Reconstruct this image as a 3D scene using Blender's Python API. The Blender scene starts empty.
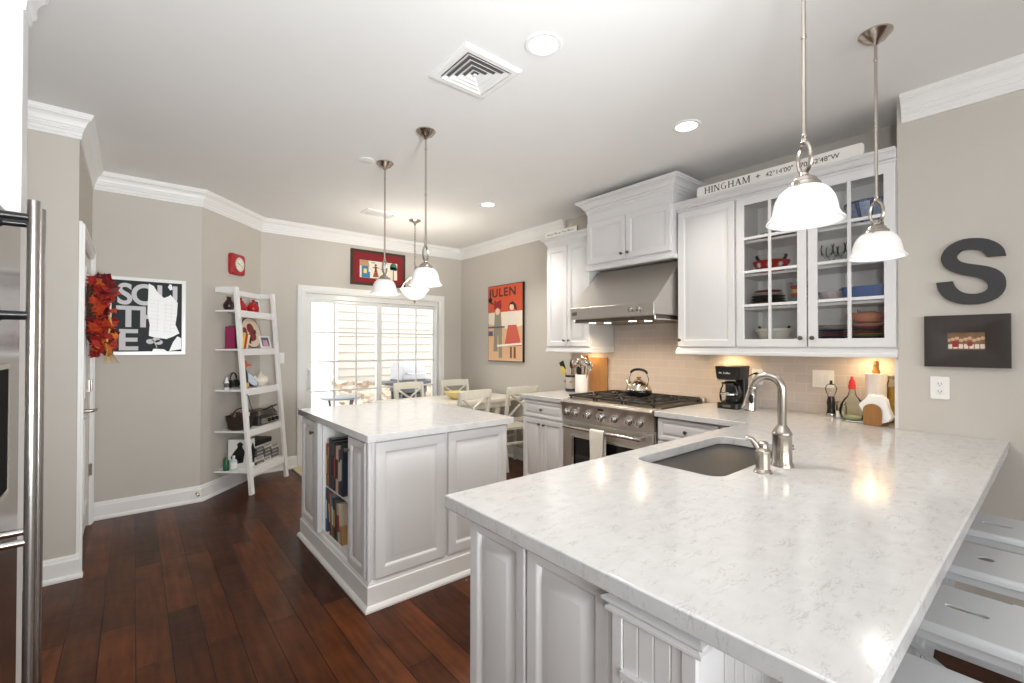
import bpy, bmesh, math, random
from math import sin, cos, pi, radians
from mathutils import Vector, Matrix, Euler
from mathutils.geometry import tessellate_polygon

S = bpy.context.scene
COL = S.collection
random.seed(7)

# ------------------------------------------------------------------ camera
CAM_H = 1.374
H = 2.743
YAW, PITCH, ROLL, FPX = radians(39.656), radians(0.527), radians(-0.0775), 456.654
def cam_setup():
    f = Vector((sin(YAW) * cos(PITCH), cos(YAW) * cos(PITCH), sin(PITCH)))
    r = Vector((cos(YAW), -sin(YAW), 0))
    d = f.cross(r)
    c, s = cos(ROLL), sin(ROLL)
    r2, d2 = c * r + s * d, -s * r + c * d
    m = Matrix((r2, -d2, -f)).transposed().to_4x4()
    m.translation = Vector((0, 0, CAM_H))
    cam = bpy.data.cameras.new('camera')
    cam.sensor_width = 36.0
    cam.lens = FPX / 1024 * 36.0
    cam.clip_start = 0.02
    o = bpy.data.objects.new('camera', cam)
    COL.objects.link(o)
    o.matrix_world = m
    S.camera = o
cam_setup()

# ------------------------------------------------------------------ world, exposure, daylight
S.view_settings.view_transform = 'Standard'
S.view_settings.look = 'None'
S.view_settings.gamma = 1.0
S.view_settings.use_curve_mapping = False
S.view_settings.exposure = 0.73
S.cycles.transparent_max_bounces = 40
W = bpy.data.worlds.new('World')
S.world = W
W.use_nodes = True
bg = W.node_tree.nodes['Background']
bg.inputs['Color'].default_value = (0.98, 0.99, 1.0, 1)
bg.inputs['Strength'].default_value = 1.5

def area(name, loc, rot, size, power, color=(1, 1, 1), size_y=None):
    l = bpy.data.lights.new(name, 'AREA')
    l.energy = power
    l.color = color
    l.size = size
    if size_y:
        l.shape = 'RECTANGLE'; l.size_y = size_y
    o = bpy.data.objects.new(name, l)
    COL.objects.link(o)
    o.location = loc; o.rotation_euler = rot
    return o
# unseen fill light added far behind the camera
area('rear_fill_light', (0.6, -4.6, 1.7), (radians(90), 0, 0), 3.6, 45, (.97, 0.99, 1), 1.9)
# the photographer's flash bounced off the ceiling, plus an added fill spot
def bounce(src, aim, w, cone=120, soft=.12):
    l = bpy.data.lights.new('bounce_flash_and_fill', 'SPOT'); l.energy = w; l.color = (.93, .97, 1); l.spot_size = radians(cone); l.spot_blend = 1; l.shadow_soft_size = soft
    o = bpy.data.objects.new('bounce_flash_and_fill', l); COL.objects.link(o); o.location = src
    o.rotation_euler = (Vector(aim) - Vector(src)).to_track_quat('-Z', 'Y').to_euler()
bounce((.35, -1.0, 1.2), (.15, 2.0, 2.74), 330, 100, .3)
bounce((.05, -.3, 1.5), (1.9, .4, 2.74), 54, 95)  # second spot, added to brighten the ceiling on the right
# large soft fill panel added behind and left of the camera
area('soft_fill', (-1.2, -2.2, 1.7), (radians(86), 0, radians(-34)), 1.2, 21, (.97, .99, 1))

# ------------------------------------------------------------------ materials
def lin(c):
    return tuple(((x / 255) / 12.92 if x / 255 <= 0.04045 else ((x / 255 + 0.055) / 1.055) ** 2.4) for x in c)
def mat(name, rgb, rough=0.5, metal=0.0, bump=0.0, bscale=80, vary=0.0, vscale=6, spec=0.5, emit=None, estr=0.0, coat=0.0, stretch=None):
    m = bpy.data.materials.new(name)
    m.use_nodes = True
    nt = m.node_tree
    b = nt.nodes['Principled BSDF']
    c = lin(rgb)
    b.inputs['Base Color'].default_value = (*c, 1)
    b.inputs['Roughness'].default_value = rough
    b.inputs['Metallic'].default_value = metal
    b.inputs['Specular IOR Level'].default_value = spec
    if coat:
        b.inputs['Coat Weight'].default_value = coat
        b.inputs['Coat Roughness'].default_value = 0.05
    if emit:
        b.inputs['Emission Color'].default_value = (*emit, 1)
        b.inputs['Emission Strength'].default_value = estr
    tc = nt.nodes.new('ShaderNodeTexCoord')
    mp = nt.nodes.new('ShaderNodeMapping')
    nt.links.new(tc.outputs['Object'], mp.inputs['Vector'])
    if stretch:
        mp.inputs['Scale'].default_value = stretch
    if vary or not bump:
        n = nt.nodes.new('ShaderNodeTexNoise')
        n.inputs['Scale'].default_value = vscale
        n.inputs['Detail'].default_value = 4
        nt.links.new(mp.outputs['Vector'], n.inputs['Vector'])
        mx = nt.nodes.new('ShaderNodeMix'); mx.data_type = 'RGBA'
        v = vary if vary else 0.02
        mx.inputs['A'].default_value = (*[min(1, x * (1 - v)) for x in c], 1)
        mx.inputs['B'].default_value = (*[min(1, x * (1 + v)) for x in c], 1)
        nt.links.new(n.outputs['Fac'], mx.inputs['Factor'])
        nt.links.new(mx.outputs['Result'], b.inputs['Base Color'])
    if bump:
        n = nt.nodes.new('ShaderNodeTexNoise')
        n.inputs['Scale'].default_value = bscale
        n.inputs['Detail'].default_value = 3
        nt.links.new(mp.outputs['Vector'], n.inputs['Vector'])
        bp = nt.nodes.new('ShaderNodeBump')
        bp.inputs['Strength'].default_value = bump
        bp.inputs['Distance'].default_value = 0.002
        nt.links.new(n.outputs['Fac'], bp.inputs['Height'])
        nt.links.new(bp.outputs['Normal'], b.inputs['Normal'])
    return m

def mat_floor():
    m = bpy.data.materials.new('dark_hardwood'); m.use_nodes = True
    nt = m.node_tree; L = nt.links; b = nt.nodes['Principled BSDF']
    tc = nt.nodes.new('ShaderNodeTexCoord')
    mp = nt.nodes.new('ShaderNodeMapping')
    mp.inputs['Rotation'].default_value = (0, 0, radians(90))
    mp.inputs['Location'].default_value = (0.3, 0.048, 0)
    L.new(tc.outputs['Object'], mp.inputs['Vector'])
    br = nt.nodes.new('ShaderNodeTexBrick')
    br.offset = 0.37; br.offset_frequency = 2
    br.inputs['Scale'].default_value = 1
    br.inputs['Brick Width'].default_value = 1.15
    br.inputs['Row Height'].default_value = 0.127
    br.inputs['Mortar Size'].default_value = 0.0022
    br.inputs['Mortar Smooth'].default_value = 0.3
    br.inputs['Bias'].default_value = 0.0
    br.inputs['Color1'].default_value = (*lin((90, 47, 21)), 1)
    br.inputs['Color2'].default_value = (*lin((54, 27, 12)), 1)
    br.inputs['Mortar'].default_value = (*lin((20, 9, 6)), 1)
    L.new(mp.outputs['Vector'], br.inputs['Vector'])
    gm = nt.nodes.new('ShaderNodeMapping'); gm.inputs['Scale'].default_value = (22, 2.2, 1)
    L.new(tc.outputs['Object'], gm.inputs['Vector'])
    n = nt.nodes.new('ShaderNodeTexNoise'); n.inputs['Scale'].default_value = 1.6; n.inputs['Detail'].default_value = 5; n.inputs['Distortion'].default_value = 0.3
    L.new(gm.outputs['Vector'], n.inputs['Vector'])
    n2 = nt.nodes.new('ShaderNodeTexNoise'); n2.inputs['Scale'].default_value = 5; n2.inputs['Detail'].default_value = 6
    L.new(tc.outputs['Object'], n2.inputs['Vector'])
    r1 = nt.nodes.new('ShaderNodeMapRange'); r1.inputs['From Min'].default_value = 0.3; r1.inputs['From Max'].default_value = 0.7; r1.inputs['To Min'].default_value = 0.75; r1.inputs['To Max'].default_value = 1.5
    L.new(n.outputs['Fac'], r1.inputs['Value'])
    r2 = nt.nodes.new('ShaderNodeMapRange'); r2.inputs['From Min'].default_value = 0.3; r2.inputs['From Max'].default_value = 0.7; r2.inputs['To Min'].default_value = 0.72; r2.inputs['To Max'].default_value = 1.25
    L.new(n2.outputs['Fac'], r2.inputs['Value'])
    mm = nt.nodes.new('ShaderNodeMath'); mm.operation = 'MULTIPLY'
    L.new(r1.outputs['Result'], mm.inputs[0]); L.new(r2.outputs['Result'], mm.inputs[1])
    vm = nt.nodes.new('ShaderNodeVectorMath'); vm.operation = 'SCALE'
    L.new(br.outputs['Color'], vm.inputs[0]); L.new(mm.outputs[0], vm.inputs['Scale'])
    L.new(vm.outputs['Vector'], b.inputs['Base Color'])
    b.inputs['Roughness'].default_value = 0.28
    b.inputs['Specular IOR Level'].default_value = 0.16
    # bevelled plank edges and hand-scraped waviness
    inv = nt.nodes.new('ShaderNodeMath'); inv.operation = 'MULTIPLY_ADD'; inv.inputs[1].default_value = -1.0; 
    L.new(br.outputs['Fac'], inv.inputs[0]); 
    n3 = nt.nodes.new('ShaderNodeTexNoise'); n3.inputs['Scale'].default_value = 9; n3.inputs['Detail'].default_value = 2
    L.new(tc.outputs['Object'], n3.inputs['Vector'])
    sc = nt.nodes.new('ShaderNodeMath'); sc.operation = 'MULTIPLY'; sc.inputs[1].default_value = 0.9
    L.new(n3.outputs['Fac'], sc.inputs[0]); L.new(sc.outputs[0], inv.inputs[2])
    bp = nt.nodes.new('ShaderNodeBump'); bp.inputs['Strength'].default_value = 0.6; bp.inputs['Distance'].default_value = 0.003
    L.new(inv.outputs[0], bp.inputs['Height']); L.new(bp.outputs['Normal'], b.inputs['Normal'])
    return m

def mat_quartz():
    m = bpy.data.materials.new('white_quartz'); m.use_nodes = True
    nt = m.node_tree; L = nt.links; b = nt.nodes['Principled BSDF']
    tc = nt.nodes.new('ShaderNodeTexCoord')
    mp = nt.nodes.new('ShaderNodeMapping'); mp.inputs['Scale'].default_value = (0.9, 2.6, 1.0); mp.inputs['Rotation'].default_value = (0, 0, 0.35)
    L.new(tc.outputs['Object'], mp.inputs['Vector'])
    a = nt.nodes.new('ShaderNodeTexNoise'); a.inputs['Scale'].default_value = 24; a.inputs['Detail'].default_value = 9; a.inputs['Roughness'].default_value = 0.62; a.inputs['Distortion'].default_value = 0.5
    L.new(mp.outputs['Vector'], a.inputs['Vector'])
    # thin veins where noise crosses 0.5
    s = nt.nodes.new('ShaderNodeMath'); s.operation = 'SUBTRACT'; s.inputs[1].default_value = 0.5
    L.new(a.outputs['Fac'], s.inputs[0])
    ab = nt.nodes.new('ShaderNodeMath'); ab.operation = 'ABSOLUTE'; L.new(s.outputs[0], ab.inputs[0])
    vr = nt.nodes.new('ShaderNodeMapRange'); vr.inputs['From Min'].default_value = 0.0; vr.inputs['From Max'].default_value = 0.03; vr.inputs['To Min'].default_value = 1; vr.inputs['To Max'].default_value = 0
    L.new(ab.outputs[0], vr.inputs['Value'])
    k = nt.nodes.new('ShaderNodeTexNoise'); k.inputs['Scale'].default_value = 17; k.inputs['Detail'].default_value = 5
    L.new(mp.outputs['Vector'], k.inputs['Vector'])
    kr = nt.nodes.new('ShaderNodeMapRange'); kr.inputs['From Min'].default_value = 0.48; kr.inputs['From Max'].default_value = 0.64
    L.new(k.outputs['Fac'], kr.inputs['Value'])
    mu = nt.nodes.new('ShaderNodeMath'); mu.operation = 'MULTIPLY'; L.new(vr.outputs['Result'], mu.inputs[0]); L.new(kr.outputs['Result'], mu.inputs[1])
    c = nt.nodes.new('ShaderNodeTexNoise'); c.inputs['Scale'].default_value = 22; c.inputs['Detail'].default_value = 4
    L.new(tc.outputs['Object'], c.inputs['Vector'])
    base = nt.nodes.new('ShaderNodeMix'); base.data_type = 'RGBA'
    base.inputs['A'].default_value = (*lin((190, 189, 188)), 1); base.inputs['B'].default_value = (*lin((209, 208, 208)), 1)
    L.new(c.outputs['Fac'], base.inputs['Factor'])
    fin = nt.nodes.new('ShaderNodeMix'); fin.data_type = 'RGBA'
    fin.inputs['B'].default_value = (*lin((150, 146, 142)), 1)
    sc = nt.nodes.new('ShaderNodeMath'); sc.operation = 'MULTIPLY'; sc.inputs[1].default_value = 0.6; L.new(mu.outputs[0], sc.inputs[0])
    L.new(sc.outputs[0], fin.inputs['Factor']); L.new(base.outputs['Result'], fin.inputs['A'])
    L.new(fin.outputs['Result'], b.inputs['Base Color'])
    b.inputs['Roughness'].default_value = 0.13
    return m

def mat_tile():
    m = bpy.data.materials.new('greige_subway_tile'); m.use_nodes = True
    nt = m.node_tree; L = nt.links; b = nt.nodes['Principled BSDF']
    tc = nt.nodes.new('ShaderNodeTexCoord')
    sx = nt.nodes.new('ShaderNodeSeparateXYZ'); L.new(tc.outputs['Object'], sx.inputs[0])
    cx = nt.nodes.new('ShaderNodeCombineXYZ'); L.new(sx.outputs['Y'], cx.inputs['X']); L.new(sx.outputs['Z'], cx.inputs['Y'])
    br = nt.nodes.new('ShaderNodeTexBrick'); br.inputs['Scale'].default_value = 1
    br.inputs['Brick Width'].default_value = 0.152; br.inputs['Row Height'].default_value = 0.0665
    br.inputs['Mortar Size'].default_value = 0.0016; br.inputs['Mortar Smooth'].default_value = 0.2
    br.inputs['Color1'].default_value = (*lin((202, 190, 181)), 1); br.inputs['Color2'].default_value = (*lin((195, 184, 175)), 1)
    br.inputs['Mortar'].default_value = (*lin((212, 205, 197)), 1)
    L.new(cx.outputs[0], br.inputs['Vector']); L.new(br.outputs['Color'], b.inputs['Base Color'])
    n = nt.nodes.new('ShaderNodeTexNoise'); n.inputs['Scale'].default_value = 18; L.new(tc.outputs['Object'], n.inputs['Vector'])
    ma = nt.nodes.new('ShaderNodeMath'); ma.operation = 'MULTIPLY_ADD'; ma.inputs[1].default_value = -1.0
    L.new(br.outputs['Fac'], ma.inputs[0]); L.new(n.outputs['Fac'], ma.inputs[2])
    bp = nt.nodes.new('ShaderNodeBump'); bp.inputs['Strength'].default_value = 0.5; bp.inputs['Distance'].default_value = 0.003
    L.new(ma.outputs[0], bp.inputs['Height']); L.new(bp.outputs['Normal'], b.inputs['Normal'])
    b.inputs['Roughness'].default_value = 0.15
    return m

def mat_glass(name, tint=(1, 1, 1), refl=0.08, rough=0.02):
    m = bpy.data.materials.new(name); m.use_nodes = True
    nt = m.node_tree; L = nt.links
    nt.nodes.remove(nt.nodes['Principled BSDF'])
    out = nt.nodes['Material Output']
    t = nt.nodes.new('ShaderNodeBsdfTransparent'); t.inputs['Color'].default_value = (*tint, 1)
    g = nt.nodes.new('ShaderNodeBsdfGlossy'); g.inputs['Roughness'].default_value = rough
    fr = nt.nodes.new('ShaderNodeFresnel'); fr.inputs['IOR'].default_value = 1.3 + refl
    mx = nt.nodes.new('ShaderNodeMixShader')
    L.new(fr.outputs[0], mx.inputs[0]); L.new(t.outputs[0], mx.inputs[1]); L.new(g.outputs[0], mx.inputs[2])
    L.new(mx.outputs[0], out.inputs['Surface'])
    return m

def mat_emit(name, rgb, strength):
    m = bpy.data.materials.new(name); m.use_nodes = True
    b = m.node_tree.nodes['Principled BSDF']
    b.inputs['Base Color'].default_value = (0.9, 0.9, 0.88, 1)
    b.inputs['Roughness'].default_value = 0.3
    b.inputs['Emission Color'].default_value = (*rgb, 1)
    b.inputs['Emission Strength'].default_value = strength
    return m

def mat_opal():
    m = mat_emit('lit_opal_glass', (1.0, 0.97, 0.93), 0.12)
    m.node_tree.nodes['Principled BSDF'].inputs['Base Color'].default_value = (.74, .74, .72, 1)
    nt = m.node_tree; b = nt.nodes['Principled BSDF']; out = nt.nodes['Material Output']
    t = nt.nodes.new('ShaderNodeBsdfTranslucent'); t.inputs['Color'].default_value = (1, .97, .93, 1)
    mx = nt.nodes.new('ShaderNodeMixShader'); mx.inputs[0].default_value = 0.025
    nt.links.new(b.outputs[0], mx.inputs[1]); nt.links.new(t.outputs[0], mx.inputs[2]); nt.links.new(mx.outputs[0], out.inputs['Surface'])
    return m

def mat_siding():
    m = mat('cream_vinyl_siding', (214, 208, 198), 0.6)
    return m

def mat_stone():
    m = bpy.data.materials.new('rubble_stone'); m.use_nodes = True
    nt = m.node_tree; L = nt.links; b = nt.nodes['Principled BSDF']
    tc = nt.nodes.new('ShaderNodeTexCoord')
    v = nt.nodes.new('ShaderNodeTexVoronoi'); v.inputs['Scale'].default_value = 11
    L.new(tc.outputs['Object'], v.inputs['Vector'])
    cr = nt.nodes.new('ShaderNodeValToRGB')
    cr.color_ramp.elements[0].color = (*lin((150, 128, 104)), 1); cr.color_ramp.elements[1].color = (*lin((235, 222, 205)), 1)
    sp = nt.nodes.new('ShaderNodeSeparateColor'); L.new(v.outputs['Color'], sp.inputs[0]); L.new(sp.outputs[0], cr.inputs['Fac'])
    L.new(cr.outputs['Color'], b.inputs['Base Color']); b.inputs['Roughness'].default_value = 0.9
    return m

M = {}
M['wall'] = mat('greige_wall_paint', (197, 191, 182), 0.75, bump=0.15, bscale=220, vary=0.02)
M['ceil'] = mat('ceiling_white_paint', (236, 235, 233), 0.85, bump=0.1, bscale=160, vary=0.015)
M['trim'] = mat('white_trim_paint', (236, 235, 233), 0.4)
M['cab'] = mat('white_cabinet_paint', (221, 220, 220), 0.38)
M['cabin'] = mat('cabinet_interior_white', (242, 240, 237), 0.5)
M['floor'] = mat_floor()
M['quartz'] = mat_quartz()
M['tile'] = mat_tile()
M['steel'] = mat('brushed_stainless', (204, 199, 193), 0.36, 1.0, bump=0.12, bscale=60, stretch=(1, 40, 1))
M['steel_v'] = mat('brushed_stainless_upright', (178, 175, 171), 0.26, 1.0, bump=0.08, bscale=60, stretch=(40, 40, 1))
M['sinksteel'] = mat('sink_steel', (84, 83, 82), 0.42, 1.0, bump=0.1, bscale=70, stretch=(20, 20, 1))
M['nickel'] = mat('brushed_nickel', (190, 182, 172), 0.24, 1.0)
M['chrome'] = mat('polished_chrome', (210, 208, 205), 0.08, 1.0)
M['knob'] = mat('pewter_knob', (120, 112, 104), 0.3, 1.0)
M['black'] = mat('black_plastic', (18, 18, 19), 0.35)
M['iron'] = mat('cast_iron_black', (38, 34, 31), 0.5)
M['darkglass'] = mat('black_oven_glass', (12, 12, 13), 0.06)
M['glass'] = mat_glass('clear_pane_glass')
M['glassware'] = mat_glass('clear_glassware', (0.98, 0.99, 0.985), -0.12, 0.03)
M['greenglass'] = mat_glass('pale_green_glass', (0.95, 0.975, 0.95), -0.08, 0.03)
M['opal'] = mat_opal()
M['bowlopal'] = mat_emit('lit_bowl_glass', (1.0, 0.97, 0.92), 0.4)
M['canlens'] = mat_emit('lit_downlight_lens', (1.0, 0.96, 0.9), 2.5)
M['halogen'] = mat_emit('lit_halogen_lens', (1.0, 0.8, 0.5), 7.0)
M['puck'] = mat_emit('lit_under_cabinet_strip', (1.0, 0.7, 0.32), 5.0)
M['white'] = mat('white_gloss', (238, 237, 234), 0.25)
M['paper'] = mat('white_paper', (240, 239, 236), 0.9)
M['stool'] = mat('white_painted_metal', (214, 217, 219), 0.22)
M['plastic'] = mat('white_plastic_plate', (238, 236, 232), 0.35)
M['red'] = mat('red_ceramic', (176, 22, 24), 0.2)
M['redclock'] = mat('red_enamel', (170, 24, 34), 0.3)
M['blackwood'] = mat('espresso_wood', (44, 34, 30), 0.4, bump=0.2, bscale=40, vary=0.2, stretch=(1, 12, 1))
M['slateblack'] = mat('matte_charcoal', (52, 51, 52), 0.55, vary=0.06)
M['oak'] = mat('warm_oak', (164, 122, 78), 0.45, vary=0.22, vscale=8, stretch=(8, 8, 1))
M['walnut'] = mat('acacia_brown', (150, 104, 58), 0.4, vary=0.3, vscale=10, stretch=(6, 6, 1))
M['chairw'] = mat('antique_white_paint', (226, 222, 208), 0.45)
M['wicker'] = mat('dark_wicker', (52, 38, 28), 0.7, bump=1.0, bscale=70)
M['siding'] = mat_siding()
M['stone'] = mat_stone()
M['concrete'] = mat('pale_patio_paving', (205, 203, 198), 0.9, vary=0.08)
def colr(n, rgb, rough=0.4, **k):
    if n not in M:
        M[n] = mat(n, rgb, rough, **k)
    return M[n]

# ------------------------------------------------------------------ mesh building
ORG = {}
def V(*a):
    return Vector(a[0]) if len(a) == 1 else Vector(a)

class MB:
    def __init__(self):
        self.v = []; self.f = []; self.m = []; self.cur = 0
    def add(self, vs, fs):
        b = len(self.v)
        self.v += [Vector(p) for p in vs]
        for f in fs:
            self.f.append([b + i for i in f]); self.m.append(self.cur)
        return self
    def box(self, x0, x1, y0, y1, z0, z1):
        vs = [(x0, y0, z0), (x1, y0, z0), (x1, y1, z0), (x0, y1, z0), (x0, y0, z1), (x1, y0, z1), (x1, y1, z1), (x0, y1, z1)]
        return self.add(vs, [(0, 3, 2, 1), (4, 5, 6, 7), (0, 1, 5, 4), (1, 2, 6, 5), (2, 3, 7, 6), (3, 0, 4, 7)])
    def bar(self, p, q, w, d, up=(0, 0, 1), w2=None, d2=None):
        p, q = V(p), V(q)
        t = (q - p).normalized()
        a = t.cross(V(up))
        if a.length < 1e-4: a = t.cross(V(0, 1, 0))
        a.normalize(); b = a.cross(t).normalized()
        w2 = w if w2 is None else w2; d2 = d if d2 is None else d2
        vs = [p + a * w / 2 * sx + b * d / 2 * sy for sx, sy in ((-1, -1), (1, -1), (1, 1), (-1, 1))]
        vs += [q + a * w2 / 2 * sx + b * d2 / 2 * sy for sx, sy in ((-1, -1), (1, -1), (1, 1), (-1, 1))]
        return self.add(vs, [(0, 3, 2, 1), (4, 5, 6, 7), (0, 1, 5, 4), (1, 2, 6, 5), (2, 3, 7, 6), (3, 0, 4, 7)])
    def tube(self, pts, r, n=10, closed=False, flat=1.0):
        pts = [V(p) for p in pts]; k = len(pts)
        rs = r if isinstance(r, (list, tuple)) else [r] * k
        tang = []
        for i in range(k):
            a = pts[(i - 1) % k] if (closed or i > 0) else pts[i]
            b = pts[(i + 1) % k] if (closed or i < k - 1) else pts[i]
            tang.append((b - a).normalized())
        up = V(0, 0, 1) if abs(tang[0].z) < 0.9 else V(1, 0, 0)
        a = (up - tang[0] * up.dot(tang[0])).normalized()
        vs = []; base = 0
        for i in range(k):
            a = (a - tang[i] * a.dot(tang[i])).normalized(); b = tang[i].cross(a)
            vs += [pts[i] + a * (cos(2 * pi * j / n) * rs[i]) + b * (sin(2 * pi * j / n) * rs[i] * flat) for j in range(n)]
        fs = []
        for i in range(k if closed else k - 1):
            i2 = (i + 1) % k
            fs += [(i * n + j, i * n + (j + 1) % n, i2 * n + (j + 1) % n, i2 * n + j) for j in range(n)]
        if not closed:
            fs += [tuple(reversed(range(n))), tuple(range((k - 1) * n, k * n))]
        return self.add(vs, fs)
    def lathe(self, prof, c=(0, 0, 0), axis=(0, 0, 1), n=24, sx=1.0, sy=1.0, caps=True):
        c = V(c); ax = V(axis).normalized()
        a = V(1, 0, 0) if abs(ax.x) < 0.9 else V(0, 1, 0)
        a = (a - ax * a.dot(ax)).normalized(); b = ax.cross(a)
        vs = []; fs = []; k = len(prof)
        for r, z in prof:
            r = max(r, 0.0002)
            vs += [c + ax * z + a * (r * cos(2 * pi * j / n) * sx) + b * (r * sin(2 * pi * j / n) * sy) for j in range(n)]
        for i in range(k - 1):
            fs += [(i * n + j, i * n + (j + 1) % n, (i + 1) * n + (j + 1) % n, (i + 1) * n + j) for j in range(n)]
        if caps:
            fs += [tuple(reversed(range(n))), tuple(range((k - 1) * n, k * n))]
        return self.add(vs, fs)
    def ball(self, c, r, n=16, k=10, rot=None):
        rx, ry, rz = r if isinstance(r, (tuple, list)) else (r, r, r)
        c = V(c); vs = []; fs = []
        for i in range(k + 1):
            th = pi * i / k
            for j in range(n):
                p = V(rx * sin(th) * cos(2 * pi * j / n), ry * sin(th) * sin(2 * pi * j / n), -rz * cos(th))
                if i in (0, k): p = V(0.0005 * cos(2 * pi * j / n), 0.0005 * sin(2 * pi * j / n), p.z)
                if rot: p = rot @ p
                vs.append(c + p)
        for i in range(k):
            fs += [(i * n + j, i * n + (j + 1) % n, (i + 1) * n + (j + 1) % n, (i + 1) * n + j) for j in range(n)]
        fs += [tuple(reversed(range(n))), tuple(range(k * n, (k + 1) * n))]
        return self.add(vs, fs)
    def prism(self, poly, d0, d1, fr=None, holes=()):
        """polygon in (u,v), extruded along the frame normal from d0 to d1"""
        o, U, Vv, N = fr or (V(0, 0, 0), V(1, 0, 0), V(0, 1, 0), V(0, 0, 1))
        loops = [list(poly)] + [list(h) for h in holes]
        tri = tessellate_polygon([[Vector((p[0], p[1], 0)) for p in l] for l in loops])
        flat = [p for l in loops for p in l]; n = len(flat)
        vs = [o + U * p[0] + Vv * p[1] + N * d0 for p in flat] + [o + U * p[0] + Vv * p[1] + N * d1 for p in flat]
        fs = [tuple(reversed(t)) for t in tri] + [tuple(i + n for i in t) for t in tri]
        b = 0
        for l in loops:
            k = len(l)
            fs += [(b + i, b + (i + 1) % k, n + b + (i + 1) % k, n + b + i) for i in range(k)]
            b += k
        return self.add(vs, fs)
    def rings(self, loops, cap0=True, cap1=True):
        n = len(loops[0]); vs = [p for l in loops for p in l]; fs = []
        for i in range(len(loops) - 1):
            fs += [(i * n + j, i * n + (j + 1) % n, (i + 1) * n + (j + 1) % n, (i + 1) * n + j) for j in range(n)]
        if cap0: fs.append(tuple(reversed(range(n))))
        if cap1: fs.append(tuple(range((len(loops) - 1) * n, len(loops) * n)))
        return self.add(vs, fs)
    def sweep(self, line, prof, side=1, closed=False):
        """profile of (out, z) pairs carried along a plan polyline with mitred corners"""
        L = [Vector((p[0], p[1])) for p in line]; k = len(L)
        vs = []
        for i in range(k):
            ds = []
            if closed or i > 0: ds.append((L[i] - L[(i - 1) % k]).normalized())
            if closed or i < k - 1: ds.append((L[(i + 1) % k] - L[i]).normalized())
            ns = [Vector((-d.y, d.x)) * side for d in ds]
            m = sum(ns, Vector((0, 0)))
            m = m / m.length
            m = m / max(0.2, m.dot(ns[0]))
            vs += [(L[i].x + m.x * o, L[i].y + m.y * o, z) for o, z in prof]
        n = len(prof); fs = []
        for i in range(k if closed else k - 1):
            i2 = (i + 1) % k
            fs += [(i * n + j, i * n + (j + 1) % n, i2 * n + (j + 1) % n, i2 * n + j) for j in range(n)]
        if not closed:
            fs += [tuple(reversed(range(n))), tuple(range((k - 1) * n, k * n))]
        return self.add(vs, fs)
    def door(self, fr, u0, u1, v0, v1, t=0.02, s=0.055, raised=True):
        o, U, Vv, N = fr
        def P(u, v, n): return o + U * u + Vv * v + N * n
        w = min(u1 - u0, v1 - v0)
        s = min(s, w * 0.24)
        seq = [(0, 0), (0, t - .003), (.003, t), (s - .013, t), (s - .006, t - .004), (s, t - .012), (s + .005, t - .012)]
        if raised:
            r = min(.034, w * 0.1)
            seq += [(s + .004 + r, t - .001), (s + .009 + r, t)]
        loops = []
        for i, d in seq:
            loops.append([P(u0 + i, v0 + i, d), P(u1 - i, v0 + i, d), P(u1 - i, v1 - i, d), P(u0 + i, v1 - i, d)])
        return self.rings(loops)
    def knob(self, p, N, r=0.014):
        return self.lathe([(r * .5, 0), (r * .45, r * .9), (r * .9, r * 1.3), (r, r * 1.7), (r * .8, r * 2.1), (r * .2, r * 2.25)], p, N, 14)
    def build(self, name, material, parent=None, bevel=0.0, angle=35, seg=2, smooth=True):
        v = self.v
        if parent is not None:
            off = ORG[parent]
        else:
            xs = [p.x for p in v]; ys = [p.y for p in v]; zs = [p.z for p in v]
            off = Vector(((min(xs) + max(xs)) / 2, (min(ys) + max(ys)) / 2, min(zs)))
        me = bpy.data.meshes.new(name)
        me.from_pydata([tuple(p - off) for p in v], [], self.f)
        mats = material if isinstance(material, (list, tuple)) else [material]
        for m in mats: me.materials.append(m)
        if len(mats) > 1:
            me.polygons.foreach_set('material_index', self.m)
        bm = bmesh.new(); bm.from_mesh(me)
        bmesh.ops.recalc_face_normals(bm, faces=bm.faces)
        bm.to_mesh(me); bm.free()
        if smooth:
            me.polygons.foreach_set('use_smooth', [True] * len(me.polygons))
            me.set_sharp_from_angle(angle=radians(angle))
        me.update()
        o = bpy.data.objects.new(name, me)
        COL.objects.link(o)
        if parent is not None:
            o.parent = parent; ORG[o] = ORG[parent]
        else:
            o.location = off; ORG[o] = off
        if bevel:
            b = o.modifiers.new('bevel', 'BEVEL'); b.width = bevel; b.segments = seg; b.limit_method = 'ANGLE'; b.angle_limit = radians(40)
            b.harden_normals = False
        return o

def frame(o, U, N, Vv=(0, 0, 1)):
    return (V(o), V(U), V(Vv), V(N))
FX = lambda x: frame((x, 0, 0), (0, -1, 0), (-1, 0, 0))     # faces -x ; u = -y
FY = lambda y: frame((0, y, 0), (1, 0, 0), (0, -1, 0))      # faces -y ; u = x

def tag(o, label, cat, group=None, kind=None):
    o['label'] = label; o['category'] = cat
    if group: o['group'] = group
    if kind: o['kind'] = kind
    return o
def thing(name, label, cat, loc=(0, 0, 0), group=None):
    o = bpy.data.objects.new(name, None)
    o.empty_display_size = 0.05
    COL.objects.link(o); o.location = loc; ORG[o] = Vector(loc)
    return tag(o, label, cat, group)
def struct(o):
    o['kind'] = 'structure'
    return o
def copy_tree(o, parent=None):
    c = o.copy(); COL.objects.link(c)
    if parent is not None:
        c.parent = parent
    ORG[c] = ORG[o]
    for ch in list(o.children):
        copy_tree(ch, c)
    return c
def put(o, loc, rz=0, label=None, group=None):
    o.location = loc; o.rotation_euler = (0, 0, rz)
    if label: o['label'] = label
    if group: o['group'] = group
    return o

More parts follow.
